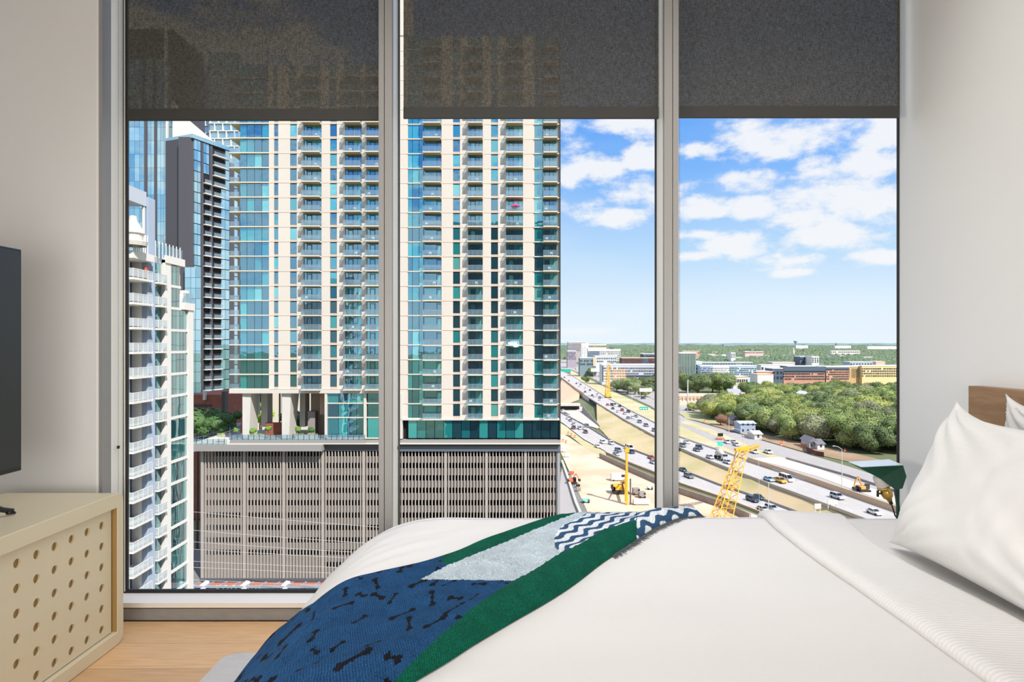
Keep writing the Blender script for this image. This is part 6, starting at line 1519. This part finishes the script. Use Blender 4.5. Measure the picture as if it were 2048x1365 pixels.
# houses among the near trees
def house(u0, u1, ve, vb, rise, y, wm, rm_, label, wins=2, depth=9, ridge='x'):
    x0, x1 = PX(u0, y), PX(u1, y); ze = PZ(ve, y); zr = PZ(ve - rise, y); t = thing('house', ((x0 + x1) / 2, y + depth / 2, ZB), label, 'house')
    bx('wall', x0, x1, y, y + depth, ZB, ze, wm, t); m = MB(); e = .6
    if ridge == 'x':
        m.add([(x0 - e, y - e, ze), (x1 + e, y - e, ze), (x1 + e, y + depth + e, ze), (x0 - e, y + depth + e, ze), (x0 - e, y + depth / 2, zr), (x1 + e, y + depth / 2, zr)], [(0, 1, 5, 4), (2, 3, 4, 5), (0, 4, 3), (1, 2, 5), (0, 3, 2, 1)])
    else:
        xm_ = (x0 + x1) / 2; m.add([(x0 - e, y - e, ze), (x1 + e, y - e, ze), (x1 + e, y + depth + e, ze), (x0 - e, y + depth + e, ze), (xm_, y - e, zr), (xm_, y + depth + e, zr)], [(0, 4, 5, 3), (1, 2, 5, 4), (0, 1, 4), (2, 3, 5), (0, 3, 2, 1)])
    m.build('roof', rm_, t); n = wins
    for i in range(n):
        xa = x0 + (x1 - x0) * (i + .5) / n
        for zq in ([ZB + 1] if ze - ZB < 4.6 else [ZB + 1, ZB + 4.2]): bx('window', xa - .45, xa + .45, y - .06, y, zq, zq + 1.3, M_dw, t)
    return t
R_g = mb_('grey_shingle', (.36, .39, .44)); R_w = mb_('white_roof', (.82, .81, .80)); R_d = mb_('dark_shingle', (.20, .20, .23))
H = [(1740, 1765, 841, 850, 10, 345, M_lb, R_g, 'long grey roofed house among trees by the right wall', 2), (1766, 1796, 848, 856, 10, 335, M_lb, R_g, 'grey roofed wing continuing to the right wall', 2),
     (1619, 1634, 884, 897, 9, GR(1626, 898, ZB).y, mb_('grey_siding', (.55, .55, .58)), R_d, 'two storey grey gabled house behind the dark fence', 2, 8, 'y'),
     (1635, 1649, 889, 899, 8, GR(1640, 900, ZB).y, M_lb, R_d, 'low white wing right of the two storey grey house', 1),
     (1481, 1511, 848, 866, 4, GR(1495, 868, ZB).y, mb_('blue_siding', (.36, .45, .58)), mb_('blue_roof', (.50, .58, .68)), 'blue painted long house beside the frontage road', 3),
     (1509, 1524, 869, 878, 5, GR(1516, 880, ZB).y, mb_('porch_white', (.62, .60, .58)), R_w, 'small pale porch house right of the blue house', 1),
     (1466, 1478, 841, 850, 9, GR(1472, 851, ZB).y, mb_('peach_wall', (.74, .56, .46)), R_d, 'small peach gabled house left of the blue house', 1, 8, 'y'),
     (1598, 1624, 793, 802, 10, 470, M_lb, R_w, 'white house with white roof among the trees', 2, 9, 'y'), (1459, 1482, 789, 796, 10, 520, W_lt, R_g, 'grey hip roofed house beside the retail block', 0), (1486, 1506, 793, 800, 7, 515, W_lt, mb_('tan_shingle', (.44, .37, .31)), 'tan roofed house right of the hip roofed one', 0),
     (1668, 1676, 795, 803, 4, 460, M_lb, R_w, 'tiny white gable among the trees', 0)]
for h in H: house(*h)
fc_ = thing('garden_fence', GR(1620, 905, ZB), 'dark red brown board fence below the two storey house', 'fence')
fp = G2([(1601, 896), (1613, 898), (1614, 904), (1632, 912), (1648, 915)], ZB)
for i, (p, q) in enumerate(zip(fp, fp[1:])):
    nb = 8
    for k in range(nb):
        a_, b_ = p.lerp(q, k / nb), p.lerp(q, (k + .93) / nb); m = MB(); m.bar(a_ + Vector((0, 0, 1)), b_ + Vector((0, 0, 1)), .05, 2.0); m.build('board', mb_('tan_board', (.42, .22, .13)) if i == 0 else mb_('dark_board', (.13, .045, .04)), fc_)

# ================================================================== TREES
tcols = [((.19, .26, .085), (.28, .33, .12)), ((.14, .205, .085), (.21, .26, .115)), ((.27, .32, .09), (.36, .38, .13)), ((.24, .26, .14), (.32, .33, .20)), ((.16, .23, .11), (.25, .30, .15))]
TM = [mat('tree_leaf_%s' % n_, c1, .8, var=(1, c2), noise_scale=.35, objvar=.22, spec=.2) for n_, (c1, c2) in zip(('mid', 'dark', 'bright', 'olive', 'grey'), tcols)]
TC = [crown_mesh('crown', 1.0, 8500, 100 + i, TM[i % 5], leaf=.052, flat=.80) for i in range(8)]
M_bark = mat('bark', (.16, .11, .075), .9)
def mk_trunk():
    m = MB(); m.tube([(0, 0, 0), (.03, 0, .55), (0, .02, 1.0)], .075, 6, .05)
    for a in (.3, 2.2, 4.1): m.tube([(.02, 0, .5), (.35 * math.cos(a), .35 * math.sin(a), 1.0)], .04, 5, .02)
    return m.mesh('trunk', M_bark)
TRK = mk_trunk(); rr = random.Random(77)
HX = [(PX((h[0] + h[1]) / 2, h[5]), h[5], abs(PX(h[1], h[5]) - PX(h[0], h[5])) / 2 + 1) for h in H]
RE = [(1358, 822), (1400, 832), (1440, 850), (1480, 866), (1520, 880), (1560, 888), (1600, 896), (1640, 907), (1700, 916), (1760, 925), (1900, 960)]
def tree(P, r, i, name, lab, grp, ratio=1.0, hb=.9):
    t = thing(name, P, lab, 'tree', grp); c = P + Vector((0, 0, r * (.50 + hb * .35)))
    o = link('crown', TC[i], t, c); o.scale = (r, r, r * ratio); o.rotation_euler = (0, 0, rr.uniform(0, 6.28))
    k = link('trunk', TRK, t, P); k.scale = (r * .9, r * .9, r * .95); return t
spots = []
y = 262
while y < 560:
    stepx = 12.0 + (y - 262) * .012
    x = PX(1365, y)
    while x < PX(1960, y):
        px, py = x + rr.uniform(-4.5, 4.5), y + rr.uniform(-4, 4); u = 1024 + px * F / py; v = HV + (CZ - ZB) * F / py
        if v < interp(RE, u) - 4 and not (u < 1490 and v > 783 and not (u > 1405 and v > 818)) and not (1340 < u < 1500 and 455 < py < 500):
            if all(not (abs(px - hx_) < hw + 4 and -13 < py - hy < 14) for hx_, hy, hw in HX): spots.append((py, px, u, v))
        x += stepx
    y += 12.5
spots.sort()
near, rest = spots[:250], spots[250:]
for py, px, u, v in near:
    r = rr.uniform(6.4, 9.6)
    ti = rr.choice((0, 0, 1, 2, 2, 3, 4, 5, 6, 7)); kd = ('mid green', 'dark green', 'bright yellow-green', 'dull olive', 'greyish green')[ti % 5]
    zo = 'in the front row of woods beside the frontage road' if py < 300 else 'in the middle of the neighbourhood woods' if py < 420 else 'at the back of the woods below the apartment blocks'
    tree(Vector((px, py, ZB - .1)), r, ti, 'tree', kd + ' tree ' + zo, kd + ' trees ' + zo)
EX = [(1423, 838, 8.0, 2, 'broad green tree standing alone left of the reddish bush'), (1441, 851, 4.2, 3, 'reddish brown bush by the frontage road'), (1386, 822, 4.0, 2, 'small bright green tree beside the thick pale pole'), (1290, 795, 6.5, 2, 'spreading green tree below the car park billboard'),
      (1270, 790, 9, 4, 'dark grey green tree left of the car park billboard'), (1256, 786, 8, 4, 'dark tree beside the car park entrance'), (1172, 748, 8, 1, 'dark tree cluster left of the long block, left one'), (1185, 754, 8, 1, 'dark tree cluster left of the long block, right one'), (1172, 766, 5, 0, 'round bush on the dry verge by the upper freeway'),
      (1395, 790, 12, 1, 'large dark tree right of the thick pale pole'), (1375, 786, 12, 0, 'large green tree at the right mullion edge'), (1425, 786, 12, 0, 'broad tree behind the retail block, middle'), (1450, 786, 12, 1, 'broad dark tree behind the retail block, right')]
for u, v, r, i, lab in EX:
    tree(GR(u, v, ZB), r, i, 'bush' if 'bush' in lab else 'tree', lab, None, 1.0)
MATS['red_leaf'] = mat('red_leaf', (.34, .19, .13), .9, var=(.8, (.26, .13, .09)), noise_scale=.4)
for ob_ in bpy.data.objects:
    if ob_.get('label', '').startswith('reddish brown bush'):
        c = [q for q in bpy.data.objects if q.parent == ob_ and q.name.startswith('crown')][0]; me = c.data.copy(); me.materials.clear(); me.materials.append(MATS['red_leaf']); c.data = me
for i in range(26):
    t = i / 25; u = 1232 + 85 * rr.random(); v = rr.uniform(766, 786); tree(GR(u, v, ZB), rr.uniform(5, 8), rr.choice((0, 1, 2, 4)), 'tree', 'leafy tree between the car park and the long grey block', 'trees by the car park')
# everything beyond: one mass of canopy
def canopy(name, pts, m, kind='stuff'):
    """pts: (x, y, z, r, h) -> low domes, joined"""
    ring = 7; V = []; Fs = []
    rs = np.random.RandomState(3)
    tmpl = []
    for k in range(6):
        q = []
        for (rad, hh) in ((1.0, .15), (.95, .5), (.62, .85)):
            for j in range(ring):
                a = 2 * PI * (j + rs.uniform(-.25, .25)) / ring; s = rad * rs.uniform(.8, 1.15); q.append((s * math.cos(a), s * math.sin(a), hh * rs.uniform(.88, 1.1)))
        q.append((rs.uniform(-.1, .1), rs.uniform(-.1, .1), 1.0)); tmpl.append(np.array(q))
    F0 = []
    for i in range(2):
        for j in range(ring): F0.append((i * ring + j, i * ring + (j + 1) % ring, (i + 1) * ring + (j + 1) % ring)); F0.append((i * ring + j, (i + 1) * ring + (j + 1) % ring, (i + 1) * ring + j))
    for j in range(ring): F0.append((2 * ring + j, 2 * ring + (j + 1) % ring, 3 * ring))
    F0 = np.array(F0); allV = []; allF = []; k = 0
    for (x, y, z, r, h) in pts:
        T = tmpl[rs.randint(6)]; a = rs.uniform(0, 6.28); c, s = math.cos(a), math.sin(a)
        P = np.stack([x + (T[:, 0] * c - T[:, 1] * s) * r, y + (T[:, 0] * s + T[:, 1] * c) * r, z + T[:, 2] * h], 1); allV.append(P); allF.append(F0 + k); k += len(T)
    V = np.concatenate(allV).astype(np.float32); Fa = np.concatenate(allF).astype(np.int32)
    me = bpy.data.meshes.new(name); me.vertices.add(len(V)); me.vertices.foreach_set('co', V.ravel()); n = len(Fa)
    me.loops.add(n * 3); me.loops.foreach_set('vertex_index', Fa.ravel()); me.polygons.add(n); me.polygons.foreach_set('loop_start', np.arange(0, n * 3, 3, dtype=np.int32)); me.polygons.foreach_set('loop_total', np.full(n, 3, dtype=np.int32))
    me.materials.append(m); me.update(calc_edges=True); me.validate(); o = link(name, me); tag(o, None, None, None, kind); return o
pts = [(px, py, ZB, rr.uniform(5.5, 8), rr.uniform(9, 12)) for py, px, u, v in rest]
cz = []
v = 756.0
while v > 690.2:
    y = (CZ - ZB) * F / (v - HV); dens = 3.4 if v > 700 else 4.2
    u = 1120
    while u < 2050:
        uu = u + rr.uniform(-2, 2); yy = y * rr.uniform(.99, 1.01)
        if 1100 < uu < 1210 and v > 720: u += dens; continue
        if noise.noise(Vector((uu * .02, v * .09, 1))) > .42: u += dens; continue
        r = max(7, y * .0036 * rr.uniform(.7, 1.2)); pts.append((PX(uu, yy), yy, ZB, r, rr.uniform(9, 13) * (1.0 + y / 9000))); u += dens
    v -= max(.35, (v - 688) * .030)
M_far = mat('far_canopy', (.115, .175, .115), .9, var=(.9, (.20, .25, .14)), noise_scale=.012, spec=.1)
tag(canopy('distant_woods', pts, M_far), 'endless green tree canopy stretching to the horizon', 'trees')
# roofs poking out of the far canopy
for i in range(44):
    v = rr.uniform(696, 724); u = rr.uniform(1240, 1795); y = (CZ - ZB) * F / (v + 4 - HV); w = rr.uniform(8, 26); x = PX(u, y)
    t = thing('distant_house', (x, y, ZB), 'pale roof showing through the distant tree canopy', 'house', 'pale roofs in the far canopy')
    bx('wall', x - round(w) / 2, x + round(w) / 2, y, y + 12, ZB, ZB + 13, rr.choice((W_lt, M_lb, R_w)), t); bx('roof', x - round(w) / 2 - .5, x + round(w) / 2 + .5, y - .5, y + 12.5, ZB + 13, ZB + 14.5, rr.choice((R_w, M_lb, W_or, R_g)), t)
# horizon skyline ridge of hills
pts = []
for i in range(120):
    u = 1120 + i * 8; y = 11000; pts.append((PX(u, y), y, ZB, 420 * rr.uniform(.8, 1.3), rr.uniform(40, 62)))
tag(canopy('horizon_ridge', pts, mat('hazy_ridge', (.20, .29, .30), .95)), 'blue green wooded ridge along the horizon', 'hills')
